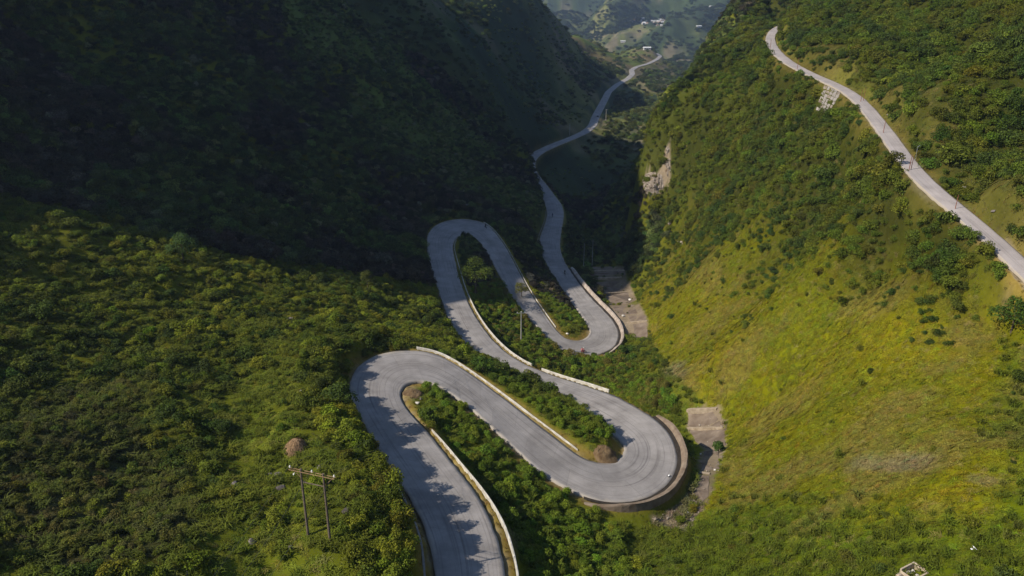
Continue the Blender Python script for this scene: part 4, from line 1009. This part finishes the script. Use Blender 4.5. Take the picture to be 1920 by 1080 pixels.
# stone revetment under the hillside road
M_rev = noisy('pale_masonry', (.20, .175, .155), (.33, .295, .265), 1.4, .95, .5)
rev = empty('stone_revetment', (0, 0, 0)); tag(rev, 'pale stone revetment on the slope under the hillside road', 'stone wall')
A_, B_, C2, D_ = (1545, 160), (1578, 174), (1552, 217), (1529, 207)
for i in range(5):
    for k in range(7):
        f = lambda a, b2: tuple((1 - b2) * ((1 - a) * A_[q] + a * B_[q]) + b2 * ((1 - a) * D_[q] + a * C2[q]) for q in (0, 1))
        g0, g1 = .012, .012; off = (k % 2) * .1
        a0, a1 = min((i + off) / 5.1 + g0, .97), min((i + 1 + off) / 5.1 - g0, 1)
        if a1 - a0 < .05 or (k > 4 and i in (0, 4) and (i + k) % 2): continue
        cs = [hit(*f(a, b2)) for a, b2 in ((a0, k / 7 + g1), (a1, k / 7 + g1), (a1, (k + 1) / 7 - g1), (a0, (k + 1) / 7 - g1))]
        solid_quad('stone', cs, .5, M_rev if (i * 3 + k) % 4 else M_rockc, rev, .16 + .16 * random.random())
# broken concrete box at the bottom right
p = at_px(1712, 1082); cb = empty('broken_concrete_box', p, .5); tag(cb, 'broken open concrete box with rubble at the bottom right edge', 'concrete box')
M_cb = noisy('sandy_concrete', (.36, .28, .19), (.46, .38, .28), 2, .9, .4)
def box(name, c, s, m, parent, rz=0, ry=0, bev=.02):
    bm = bmesh.new(); bmesh.ops.create_cube(bm, size=1); bmesh.ops.scale(bm, vec=s, verts=bm.verts); 
    if bev: bmesh.ops.bevel(bm, geom=bm.edges[:], offset=bev, segments=1, affect='EDGES')
    o = link(name, bm_mesh(bm, name, m), parent); o.location = c; o.rotation_euler = (0, ry, rz); return o
for c, s in (((0, .75, .35), (2.0, .16, .9)), ((0, -.75, .3), (2.0, .16, .8)), ((1.0, 0, .33), (.16, 1.36, .86)), ((-1.0, 0, .26), (.16, 1.36, .7))): box('wall_panel', c, s, M_cb, cb)
for i in range(6): o = link('rubble', rock_mesh('rubble', 80 + i, M_rock if i % 2 else M_rockp), cb); o.location = (random.uniform(-.7, .7), random.uniform(-.45, .45), .2); o.scale = [random.uniform(.15, .3)] * 3
o = link('loose_block', rock_mesh('loose_block', 91, M_cb), cb); o.location = (-1.5, .5, .25); o.scale = (.5, .4, .3)
# white litter caught in the grass
p = at_px(1822, 1040); lt = empty('white_sheet', p, -.4); tag(lt, 'scrap of white sheeting in the grass at the lower right', 'litter')
def sheet(name, w, l, loc, rx, rz, seed):
    r = np.random.default_rng(seed); V, F = [], []
    for i in range(7):
        for k in range(4): V.append(((k / 3 - .5) * w, (i / 6 - .5) * l, .06 * math.sin(i * 1.3 + k) + r.normal(0, .015)))
    for i in range(6):
        for k in range(3): a = i * 4 + k; F.append((a, a + 1, a + 5, a + 4))
    me = pydata(name, V, F, True); o = link(name, me, lt, M_white2); o.location = loc; o.rotation_euler = (rx, 0, rz)
    sm = o.modifiers.new('thick', 'SOLIDIFY'); sm.thickness = .012; return o
M_white2 = noisy('white_plastic', (.80, .80, .78), (.88, .88, .86), 3, .5)
sheet('flap', .09, .55, (.15, .1, .7), .25, .9, 3); sheet('fold', .14, .3, (-.1, 0, .6), -.2, 1.7, 4)
# ------------------------------------------------------------------ poles and cables
M_pole = noisy('weathered_timber_pole', (.10, .075, .055), (.17, .13, .10), 3, .9, .3)
M_cpole = noisy('concrete_pole', (.30, .29, .26), (.42, .40, .36), 2, .9, .2)
M_rust = noisy('rust_red_steel', (.16, .055, .035), (.24, .10, .06), 4, .7, .2)
M_arm = noisy('rusty_crossarm', (.22, .13, .065), (.30, .19, .11), 3, .8, .2)
M_ins = mat('porcelain', (.75, .72, .66), .3, .5)
M_wire = mat('cable', (.05, .05, .05), .5, .4)
M_steel = mat('galvanised_steel', (.45, .46, .47), .45, .5, .6)
def pole_mesh(name, h, r0, r1, m):
    bm = bmesh.new(); tube(bm, [(0, 0, -.8), (0, 0, h * .5), (0, 0, h)], [r0, (r0 + r1) / 2, r1], 10); return bm_mesh(bm, name, m, False)
def ins_mesh():
    bm = bmesh.new(); tube(bm, [(0, 0, 0), (0, 0, .10), (0, 0, .11), (0, 0, .16), (0, 0, .17), (0, 0, .24), (0, 0, .28)], [.025, .025, .09, .08, .07, .07, .03], 8); return bm_mesh(bm, 'insulator', M_ins)
INS = ins_mesh()
# twin power pole: two feet and tops traced, crossarm between
fL = np.array(at_px(578, 1004)); fR = np.array(at_px(619, 1015))
H = 8.0
mid = (fL + fR) / 2; ang = math.atan2(fR[1] - fL[1], fR[0] - fL[0]); span = float(np.hypot(*(fR - fL)[:2]))
tp = empty('twin_power_pole', tuple(mid), ang); tag(tp, 'twin timber power pole with a rusty crossarm on the left slope', 'power pole')
zt = H
for sgn, fz in ((-1, fL[2]), (1, fR[2])):
    o = link('pole', pole_mesh('pole', zt + mid[2] - fz, .14, .10, M_pole), tp); o.location = (sgn * span / 2, 0, fz - mid[2])
for dy in (-.16, .16): box('crossarm', (0, dy, zt - .25), (span + 2.6, .05, .08), M_arm, tp)
box('crossarm', (0, 0, zt - 1.5), (span + .3, .08, .10), M_pole, tp)
for sx_ in (-1, 1):
    bm = bmesh.new(); tube(bm, [(sx_ * span / 2, .2, zt - 1.4), (sx_ * (span / 2 + 1.1), .2, zt - .3)], [.035, .035], 6); link('brace', bm_mesh(bm, 'brace', M_arm), tp)
INSX = (-span / 2 - 1.2, 0.0, span / 2 + 1.2)
for x_ in INSX:
    o = link('insulator', INS, tp); o.location = (x_, 0, zt - .16); o.scale = (1.1, 1.1, 1.1)
o = link('fuse_switch', INS, tp); o.location = (-span / 2 - .9, .2, zt - .75); o.rotation_euler = (2.2, 0, 0)
# single poles
def single_pole(u, v, h, m, label, arm=0.0, r0=.13, group=None, lean=0, lamp=False, name='power_pole', cat='power pole'):
    p = at_px(u, v); root = empty(name, p, .15); root.rotation_euler = (0, lean, .15); tag(root, label, cat, group)
    link('pole', pole_mesh('pole', h, r0, r0 * .6, m), root)
    if arm:
        box('crossarm', (0, 0, h - .25), (arm, .1, .12), M_steel, root)
        for k in (-.46, 0, .46): o = link('insulator', INS, root); o.location = (arm * k, 0, h - .18 if k else h); 
    if lamp:
        bm = bmesh.new(); tube(bm, [(0, 0, h - .1), (.5, 0, h + .25), (1.0, 0, h + .3)], [.035, .03, .03], 6); link('lamp_arm', bm_mesh(bm, 'lamp_arm', m), root)
        box('lamp_head', (1.2, 0, h + .3), (.7, .26, .1), M_steel, root)
    return root
single_pole(977, 645, 9.0, M_cpole, 'slender concrete power pole with a pale crossarm on the bushy strip', 2.2, .16)
single_pole(1094, 506, 10.5, M_cpole, 'left one of two tall thin poles standing over the shaded spillway', 0, .12)
single_pole(1110, 500, 11.0, M_cpole, 'right one of two tall thin poles standing over the shaded spillway', 0, .12)
single_pole(1136, 226, 9.5, M_cpole, 'pale pole beside the far road just past the two cars', 1.6, .22)
single_pole(1068, 254, 9.0, M_cpole, 'pale pole at the foot of the dark cliff beside the far road', 0, .22)
POSTS = [(1613,194,3.4,'leftmost','first'), (1618,192,3.4,'',''), (1655,254,3.3,'',''), (1703,324,3.4,'',''), (1707,322,3.0,'',''), (1789,399,3.0,'',''), (1494,133,3.6,'',''), (1443,97,4.0,'','')]
PL = ['rust-red steel post at the bend of the hillside road, left one of the pair', 'rust-red steel post at the bend of the hillside road, right one of the pair', 'single rust-red post below the bend of the hillside road',
      'left rust-red post of the pair half way down the hillside road', 'right rust-red post of the pair half way down the hillside road', 'lone rust-red post nearest the right edge on the hillside road',
      'rust-red post on the upper hillside road above the stone revetment', 'farthest rust-red post where the hillside road rounds the spur']
for (u_, v_, h_, *_), lb in zip(POSTS, PL): single_pole(u_, v_, h_, M_rust, lb, 0, .075, None, .04, name='steel_post', cat='post')
single_pole(1716, 300, 2.6, M_steel, 'small street lamp with a pale head on the upper side of the hillside road', 0, .05, None, 0, True, 'street_lamp', 'street lamp')
def cable(a, b_, sag, r0, label, group=None):
    pts = []
    for i in range(25):
        t = i / 24; p = Vector(a).lerp(Vector(b_), t); p.z -= sag * 4 * t * (1 - t); pts.append(p)
    bm = bmesh.new(); tube(bm, pts, [r0] * 25, 5); return tag(link('power_cable', bm_mesh(bm, 'power_cable', M_wire)), label, 'cable', group)
M4 = Matrix.Translation(Vector(mid)) @ Matrix.Rotation(ang, 4, 'Z')
lbs = ['left power cable running from the crossarm towards the bottom left', 'middle power cable running from the crossarm towards the bottom left', 'right power cable running from the crossarm towards the bottom left']
lbf = ['left cable strung from the twin poles to the pole on the strip', 'middle cable strung from the twin poles to the pole on the strip', 'right cable strung from the twin poles to the pole on the strip']
pp = np.array(at_px(977, 645))
for i, x_ in enumerate(INSX):
    a = M4 @ Vector((x_, 0, zt + .22))
    cable(a, (-27 + 2.2 * i, 40, CAMZ - 45.5), 1.2, .014, lbs[i])
    cable(a, (pp[0] + (i - 1) * 1.0, pp[1], pp[2] + 9.1), 4.0, .010, lbf[i])
# ------------------------------------------------------------------ marker stone on the nearest right hairpin
p = at_px(1254, 898); km = empty('marker_post', p, .8); tag(km, 'small dark marker post with a pale side near the brown hairpin wall', 'marker post')
bm = bmesh.new(); bmesh.ops.create_cube(bm, size=1); bmesh.ops.scale(bm, vec=(.42, .26, .62), verts=bm.verts); bmesh.ops.translate(bm, vec=(0, 0, .26), verts=bm.verts)
M_km = mat('dark_paint', (.03, .028, .03), .6); link('shaft', bm_mesh(bm, 'shaft', M_km), km)
bm = bmesh.new(); bmesh.ops.create_uvsphere(bm, u_segments=12, v_segments=8, radius=.2)
for vt in bm.verts: vt.co = Vector((vt.co.x * 1.05, vt.co.y * .65, vt.co.z + .56))
link('rounded_top', bm_mesh(bm, 'rounded_top', M_white2), km)
box('base', (0, 0, .03), (.6, .45, .14), M_kerb, km)

# ------------------------------------------------------------------ motorbikes with riders
M_tyre = mat('rubber', (.02, .02, .02), .9); M_chrome = mat('chrome', (.5, .5, .5), .25, .5, .9); M_seat = mat('seat_vinyl', (.02, .02, .022), .5)
def paint(name, c): 
    m = mat(name, c, .3, .5); m.node_tree.nodes['Principled BSDF'].inputs['Coat Weight'].default_value = .4; return m
def ring(name, R, r, m, seg=20):
    bm = bmesh.new(); rows = []
    for i in range(seg):
        a = 6.2832 * i / seg; rows.append([bm.verts.new(((R + r * math.cos(b2)) * math.cos(a), r * math.sin(b2) * .9, (R + r * math.cos(b2)) * math.sin(a))) for b2 in [k * 6.2832 / 6 for k in range(6)]])
    for i in range(seg):
        for k in range(6): bm.faces.new((rows[i][k], rows[i][(k + 1) % 6], rows[(i + 1) % seg][(k + 1) % 6], rows[(i + 1) % seg][k]))
    return bm_mesh(bm, name, m, True)
TYRE = ring('tyre', .27, .05, M_tyre)
def rim_mesh():
    bm = bmesh.new()
    for k in range(6):
        a = k * 1.0472; tube(bm, [(0, 0, 0), (.24 * math.cos(a), 0, .24 * math.sin(a))], [.018, .012], 4)
    tube(bm, [(0, -.06, 0), (0, .06, 0)], [.05, .05], 8); return bm_mesh(bm, 'rim', M_chrome)
RIM = rim_mesh()
def tubes(name, lst, m, seg=6):
    bm = bmesh.new()
    for pts, rad in lst: tube(bm, pts, rad, seg)
    return bm_mesh(bm, name, m, True)
def make_bike(col):
    pm = paint('bike_paint', col); root = empty('motorbike')
    for x_ in (-.62, .62):
        w = link('wheel', TYRE, root); w.location = (x_, 0, .32); link('rim', RIM, w)
    link('frame', tubes('frame', [([(-.62, 0, .32), (-.1, 0, .36), (.18, 0, .42), (.40, 0, .82)], [.03] * 4), ([(-.62, .1, .34), (-.35, .12, .7)], [.03, .03]), ([(-.62, -.1, .34), (-.35, -.12, .7)], [.03, .03])], M_km), root)
    link('engine', tubes('engine', [([(-.16, 0, .33), (.02, 0, .36), (.2, 0, .4)], [.11, .15, .10]), ([(-.02, -.16, .34), (-.02, .16, .34)], [.10, .10])], M_chrome, 8), root)
    link('body_panel', tubes('body_panel', [([(-.78, 0, .72), (-.4, 0, .70), (-.05, 0, .62), (.2, 0, .62), (.42, 0, .86)], [.05, .13, .12, .11, .07])], pm, 8), root)
    link('fuel_tank', tubes('fuel_tank', [([(-.02, 0, .76), (.12, 0, .80), (.34, 0, .84)], [.08, .15, .08])], pm, 10), root)
    link('seat', tubes('seat', [([(-.72, 0, .80), (-.4, 0, .80), (-.08, 0, .78)], [.07, .12, .09])], M_seat, 8), root)
    link('fork', tubes('fork', [([(.62, .07, .32), (.42, .07, .92)], [.025, .03]), ([(.62, -.07, .32), (.42, -.07, .92)], [.025, .03])], M_chrome), root)
    link('handlebar', tubes('handlebar', [([(.30, -.36, 1.03), (.40, -.12, 1.0), (.40, .12, 1.0), (.30, .36, 1.03)], [.02] * 4)], M_km), root)
    link('headlight', tubes('headlight', [([(.44, 0, .9), (.52, 0, .9), (.56, 0, .9)], [.06, .1, .08])], M_ins, 10), root)
    link('mudguard', tubes('mudguard', [([(.36, 0, .62), (.6, 0, .67), (.84, 0, .56)], [.05, .06, .04])], pm), root)
    link('exhaust', tubes('exhaust', [([(.0, -.16, .3), (-.35, -.17, .3), (-.85, -.18, .4)], [.03, .05, .055])], M_chrome), root)
    return root
def copy_tree(o, parent=None):
    c = o.copy(); COL.objects.link(c); c.parent = parent
    for ch in list(o.children): copy_tree(ch, c)
    return c
M_helm = paint('helmet_shell', (.05, .05, .055)); M_helmw = paint('pale_helmet_shell', (.55, .5, .45)); M_skin = mat('skin', (.42, .26, .19), .6)
def make_rider(shirt, trousers, helm, seat_x=0.0):
    # one continuous seated body grown over a joint skeleton
    J = {'pel': (-.22, 0, .95, .15), 'wst': (-.20, 0, 1.12, .14), 'chs': (-.12, 0, 1.36, .17), 'nck': (-.08, 0, 1.54, .065), 'hd': (-.05, 0, 1.68, .105), 'tp': (-.05, 0, 1.78, .07)}
    for s_, t in ((1, 'l'), (-1, 'r')):
        J['hp' + t] = (-.20, .10 * s_, .92, .10); J['kn' + t] = (.20, .20 * s_, .80, .075); J['an' + t] = (.0, .20 * s_, .40, .05); J['ft' + t] = (.16, .20 * s_, .35, .045)
        J['sh' + t] = (-.12, .19 * s_, 1.44, .075); J['el' + t] = (.08, .32 * s_, 1.22, .052); J['wr' + t] = (.28, .34 * s_, 1.08, .038); J['hn' + t] = (.34, .33 * s_, 1.06, .04)
    E = [('pel', 'wst'), ('wst', 'chs'), ('chs', 'nck'), ('nck', 'hd'), ('hd', 'tp')]
    for t in 'lr': E += [('pel', 'hp' + t), ('hp' + t, 'kn' + t), ('kn' + t, 'an' + t), ('an' + t, 'ft' + t), ('chs', 'sh' + t), ('sh' + t, 'el' + t), ('el' + t, 'wr' + t), ('wr' + t, 'hn' + t)]
    bm = bmesh.new(); lay = bm.verts.layers.skin.verify(); V = {}
    for k, (x_, y_, z_, r_) in J.items():
        V[k] = bm.verts.new((x_ + seat_x, y_, z_)); V[k][lay].radius = (r_, r_)
    V['pel'][lay].use_root = True
    for a, b2 in E: bm.edges.new((V[a], V[b2]))
    me = bpy.data.meshes.new('person'); bm.to_mesh(me); bm.free()
    o = bpy.data.objects.new('person', me); COL.objects.link(o)
    o.modifiers.new('skin', 'SKIN'); sd = o.modifiers.new('sub', 'SUBSURF'); sd.levels = 1; sd.render_levels = 1
    # jacket above, trousers below, skin at the face and hands
    m = mat('rider_clothes', shirt, .85); T = m.node_tree; b = T.nodes['Principled BSDF']; tc = N(m, 'ShaderNodeTexCoord'); sx_ = N(m, 'ShaderNodeSeparateXYZ'); T.links.new(tc.outputs['Object'], sx_.inputs[0])
    rp = N(m, 'ShaderNodeValToRGB'); rp.color_ramp.interpolation = 'CONSTANT'; e = rp.color_ramp.elements
    e[0].color = (*trousers, 1); e[1].position = .5; e[1].color = (*shirt, 1); q = e.new(.775); q.color = (.42, .26, .19, 1)
    dv = N(m, 'ShaderNodeMath', operation='DIVIDE'); dv.inputs[1].default_value = 2.0; T.links.new(sx_.outputs[2], dv.inputs[0]); T.links.new(dv.outputs[0], rp.inputs[0]); T.links.new(rp.outputs[0], b.inputs['Base Color'])
    me.materials.append(m)
    bm = bmesh.new(); bmesh.ops.create_uvsphere(bm, u_segments=14, v_segments=10, radius=.15)
    for vt in bm.verts:
        vt.co.x *= 1.12
        if vt.co.z < -.04: vt.co.z = -.04 - (vt.co.z + .04) * .2
    h_ = link('helmet', bm_mesh(bm, 'helmet', helm, True), o); h_.location = (-.06 + seat_x, 0, 1.72)
    return o
def road_dir(u, v):
    c = (ML + MR) / 2; pu, pv, _ = project(c[:, 0], c[:, 1], c[:, 2]); k = int(np.argmin(np.hypot(pu - u, pv - v))); k = min(max(k, 2), len(c) - 3)
    t = c[k + 2] - c[k - 2]; return math.atan2(t[1], t[0]), c[k]
def on_road(u, v):
    a, c = road_dir(u, v); p = pz(u, v, c[2] - CAMZ); return a, (p[0], p[1], c[2] + .05)
RIDES = [
 (1094, 663, True, (.25, .03, .03), (.50, .16, .14), (.16, .05, .05), M_helmw, 'red motorbike rounding the far right hairpin in the sun', 'rider in a pink-red jacket on the sunlit red motorbike'),
 (911, 428, True, (.03, .03, .04), (.03, .03, .04), (.02, .02, .03), M_helm, 'black motorbike on the shaded far left hairpin', 'rider in black on the shaded far left hairpin'),
 (1036, 407, False, (.03, .04, .06), (.03, .04, .07), (.02, .02, .03), M_helm, 'dark motorbike farther up the shaded S-bend', 'rider in dark blue farther up the shaded S-bend'),
 (1059, 515, False, (.03, .03, .03), (.05, .05, .05), (.02, .02, .02), M_helm, 'dark motorbike in shade just before the pale far wall', 'rider in dark grey just before the pale far wall'),
]
for i, (u_, v_, dn, c1, c2, c3, hm, lb, lr) in enumerate(RIDES):
    a, p = on_road(u_, v_); a = a if dn else a + math.pi
    bk = make_bike(c1); bk.location = p; bk.rotation_euler = (0, 0, a); tag(bk, lb, 'motorbike')
    rd_ = make_rider(c2, c3, hm); rd_.location = p; rd_.rotation_euler = (0, 0, a); tag(rd_, lr, 'person')
    if i == 0:
        r2 = make_rider((.45, .12, .13), (.2, .06, .07), M_helm, -.40); r2.location = p; r2.rotation_euler = (0, 0, a); tag(r2, 'passenger in red sitting behind the pink-red rider', 'person')
# ------------------------------------------------------------------ cars on the far road
M_glass = mat('car_glass', (.02, .025, .03), .1, .6)
def make_car(c, roofc):
    root = empty('car'); pm = paint('car_paint', c); rm = paint('car_roof_paint', roofc)
    prof = [(-2.1, .45), (-2.15, .75), (-2.0, 1.0), (-1.2, 1.02), (.95, 1.0), (1.9, .88), (2.12, .65), (2.1, .42)]
    def ext(name, pr, hw, m, tap=0.0):
        bm = bmesh.new(); L_ = [bm.verts.new((x_, hw - tap * max(0, z_ - 1.0), z_)) for x_, z_ in pr]; R2 = [bm.verts.new((x_, -hw + tap * max(0, z_ - 1.0), z_)) for x_, z_ in pr]
        bm.faces.new(L_); bm.faces.new(R2[::-1])
        for i in range(len(pr)): k = (i + 1) % len(pr); bm.faces.new((L_[k], L_[i], R2[i], R2[k]))
        bmesh.ops.recalc_face_normals(bm, faces=bm.faces); bmesh.ops.bevel(bm, geom=bm.edges[:], offset=.05, segments=2, affect='EDGES')
        return link(name, bm_mesh(bm, name, m), root)
    ext('body', prof, .88, pm); ext('window_band', [(-1.85, 1.0), (-1.6, 1.44), (.35, 1.46), (1.05, 1.0)], .83, M_glass, .3); ext('roof', [(-1.62, 1.42), (-1.5, 1.52), (.25, 1.53), (.40, 1.43)], .70, rm)
    for x_ in (-1.3, 1.35):
        for y_ in (-.8, .8):
            w = link('wheel', TYRE, root); w.location = (x_, y_, .33); w.scale = (1.05, 2, 1.05)
    for y_ in (-.6, .6): box('headlight', (2.08, y_, .72), (.12, .34, .16), M_ins, root); box('tail_light', (-2.13, y_, .8), (.08, .3, .18), M_rust, root)
    box('windscreen_pillar', (.72, 0, 1.22), (.05, 1.3, .05), pm, root, 0, .9)
    return root
for (u_, v_, c, rc, lb, fl) in ((1113, 242, (.05, .055, .06), (.6, .6, .6), 'dark car with a pale roof on the shaded far road', 1), (1121, 219, (.02, .025, .02), (.02, .025, .02), 'dark green car farther along the shaded far road', 0)):
    a, p = on_road(u_, v_); c_ = make_car(c, rc); c_.location = p; c_.rotation_euler = (0, 0, a + math.pi * fl); tag(c_, lb, 'car')
# ------------------------------------------------------------------ houses
M_hw = noisy('whitewash', (.38, .35, .31), (.52, .48, .43), .6, .9); M_tin = noisy('pale_tin_roof', (.45, .45, .43), (.60, .59, .56), .4, .6); M_tile = noisy('brown_tile_roof', (.22, .12, .08), (.32, .19, .13), .8, .9); M_door = mat('dark_timber', (.06, .045, .035))
def make_house(w, l, h, roof_m, rise):
    root = empty('house'); box('wall', (0, 0, h / 2 - .6), (l, w, h + 1.2), M_hw, root, bev=0)
    rw, rl = w / 2 + .6, l / 2 + .7
    V = [(-rl, -rw, h - .1), (rl, -rw, h - .1), (rl, rw, h - .1), (-rl, rw, h - .1), (-rl, 0, h + rise), (rl, 0, h + rise), (-rl, -rw, h - .3), (rl, -rw, h - .3), (rl, rw, h - .3), (-rl, rw, h - .3)]
    F = [(0, 1, 5, 4), (2, 3, 4, 5), (0, 4, 3), (1, 2, 5), (6, 9, 8, 7), (0, 6, 7, 1), (1, 7, 8, 2), (2, 8, 9, 3), (3, 9, 6, 0)]
    me = pydata('roof', V, F); me.materials.append(roof_m); link('roof', me, root)
    box('door', (0, -w / 2 - .03, 1.0), (1.1, .12, 2.0), M_door, root)
    for x_ in (-l * .3, l * .3): box('window', (x_, -w / 2 - .03, 1.6), (1.1, .12, 1.1), M_door, root)
    return root
h1 = make_house(6, 12, 2.8, M_tin, 1.6); h1.location = at_px(1213, 93); h1.rotation_euler = (0, 0, .15); tag(h1, 'house with a bright tin roof beside the far end of the road', 'house')
h2 = make_house(6, 11, 3.0, M_tin, 1.3); h2.location = at_px(1168, 80); h2.rotation_euler = (0, 0, -.1); tag(h2, 'low pale roofed house on the far shelf left of the tin-roofed one', 'house')
protos = [make_house(9, 14, 5.5, M_tin, 2.2), make_house(8, 12, 4.0, M_tile, 2.5), make_house(10, 18, 7.0, M_tin, 1.6)]
hr = random.Random(5); first = [True] * 3
VIL = [(hr.uniform(1200, 1246), hr.gauss(41, 3.0)) for _ in range(30)] + [(hr.uniform(1180, 1204), hr.gauss(40, 2)) for _ in range(8)]
for i, (u_, v_) in enumerate(VIL):
    k = i % 3 if i < 30 else 1; o = protos[k] if first[k] else copy_tree(protos[k]); first[k] = False
    o.location = at_px(u_, v_); o.rotation_euler = (0, 0, hr.uniform(-.6, .6)); o.scale = [.48] * 3
    tag(o, 'small whitewashed house of the distant village on the basin floor' if i < 30 else 'small brown-roofed house at the left end of the distant village', 'house', 'houses of the distant village' if i < 30 else 'brown-roofed houses left of the village')
for u_, v_, lb in ((1334, 14, 'lone white building high on the far hillside'), (1310, 52, 'tiny lone house on the far green slope')):
    o = copy_tree(h2); o.location = at_px(u_, v_); o.rotation_euler = (0, 0, .3); tag(o, lb, 'house')

# ------------------------------------------------------------------ haze in the valley air
hz = bpy.data.meshes.new('haze'); bm = bmesh.new(); bmesh.ops.create_cube(bm, size=1)
top = float(GZ.max()) + 20; bot = float(GZ.min()) - 1.5; X0, X1, Y0, Y1 = GX[0] - 5, GX[-1] + 5, GY[0] - 5, GY[-1] + 5
bmesh.ops.scale(bm, vec=(X1 - X0, Y1 - Y0, top - bot), verts=bm.verts); bmesh.ops.translate(bm, vec=((X0 + X1) / 2, (Y0 + Y1) / 2, (top + bot) / 2), verts=bm.verts); bm.to_mesh(hz); bm.free()
ho = link('haze', hz); tag(ho, kind='stuff')
hm_ = bpy.data.materials.new('haze'); hm_.use_nodes = True; T = hm_.node_tree; T.nodes.remove(T.nodes['Principled BSDF'])
pv = T.nodes.new('ShaderNodeVolumePrincipled'); pv.inputs['Color'].default_value = (.58, .74, 1.0, 1); pv.inputs['Density'].default_value = HAZE; pv.inputs['Anisotropy'].default_value = .3
T.links.new(pv.outputs[0], T.nodes['Material Output'].inputs['Volume']); hz.materials.append(hm_)
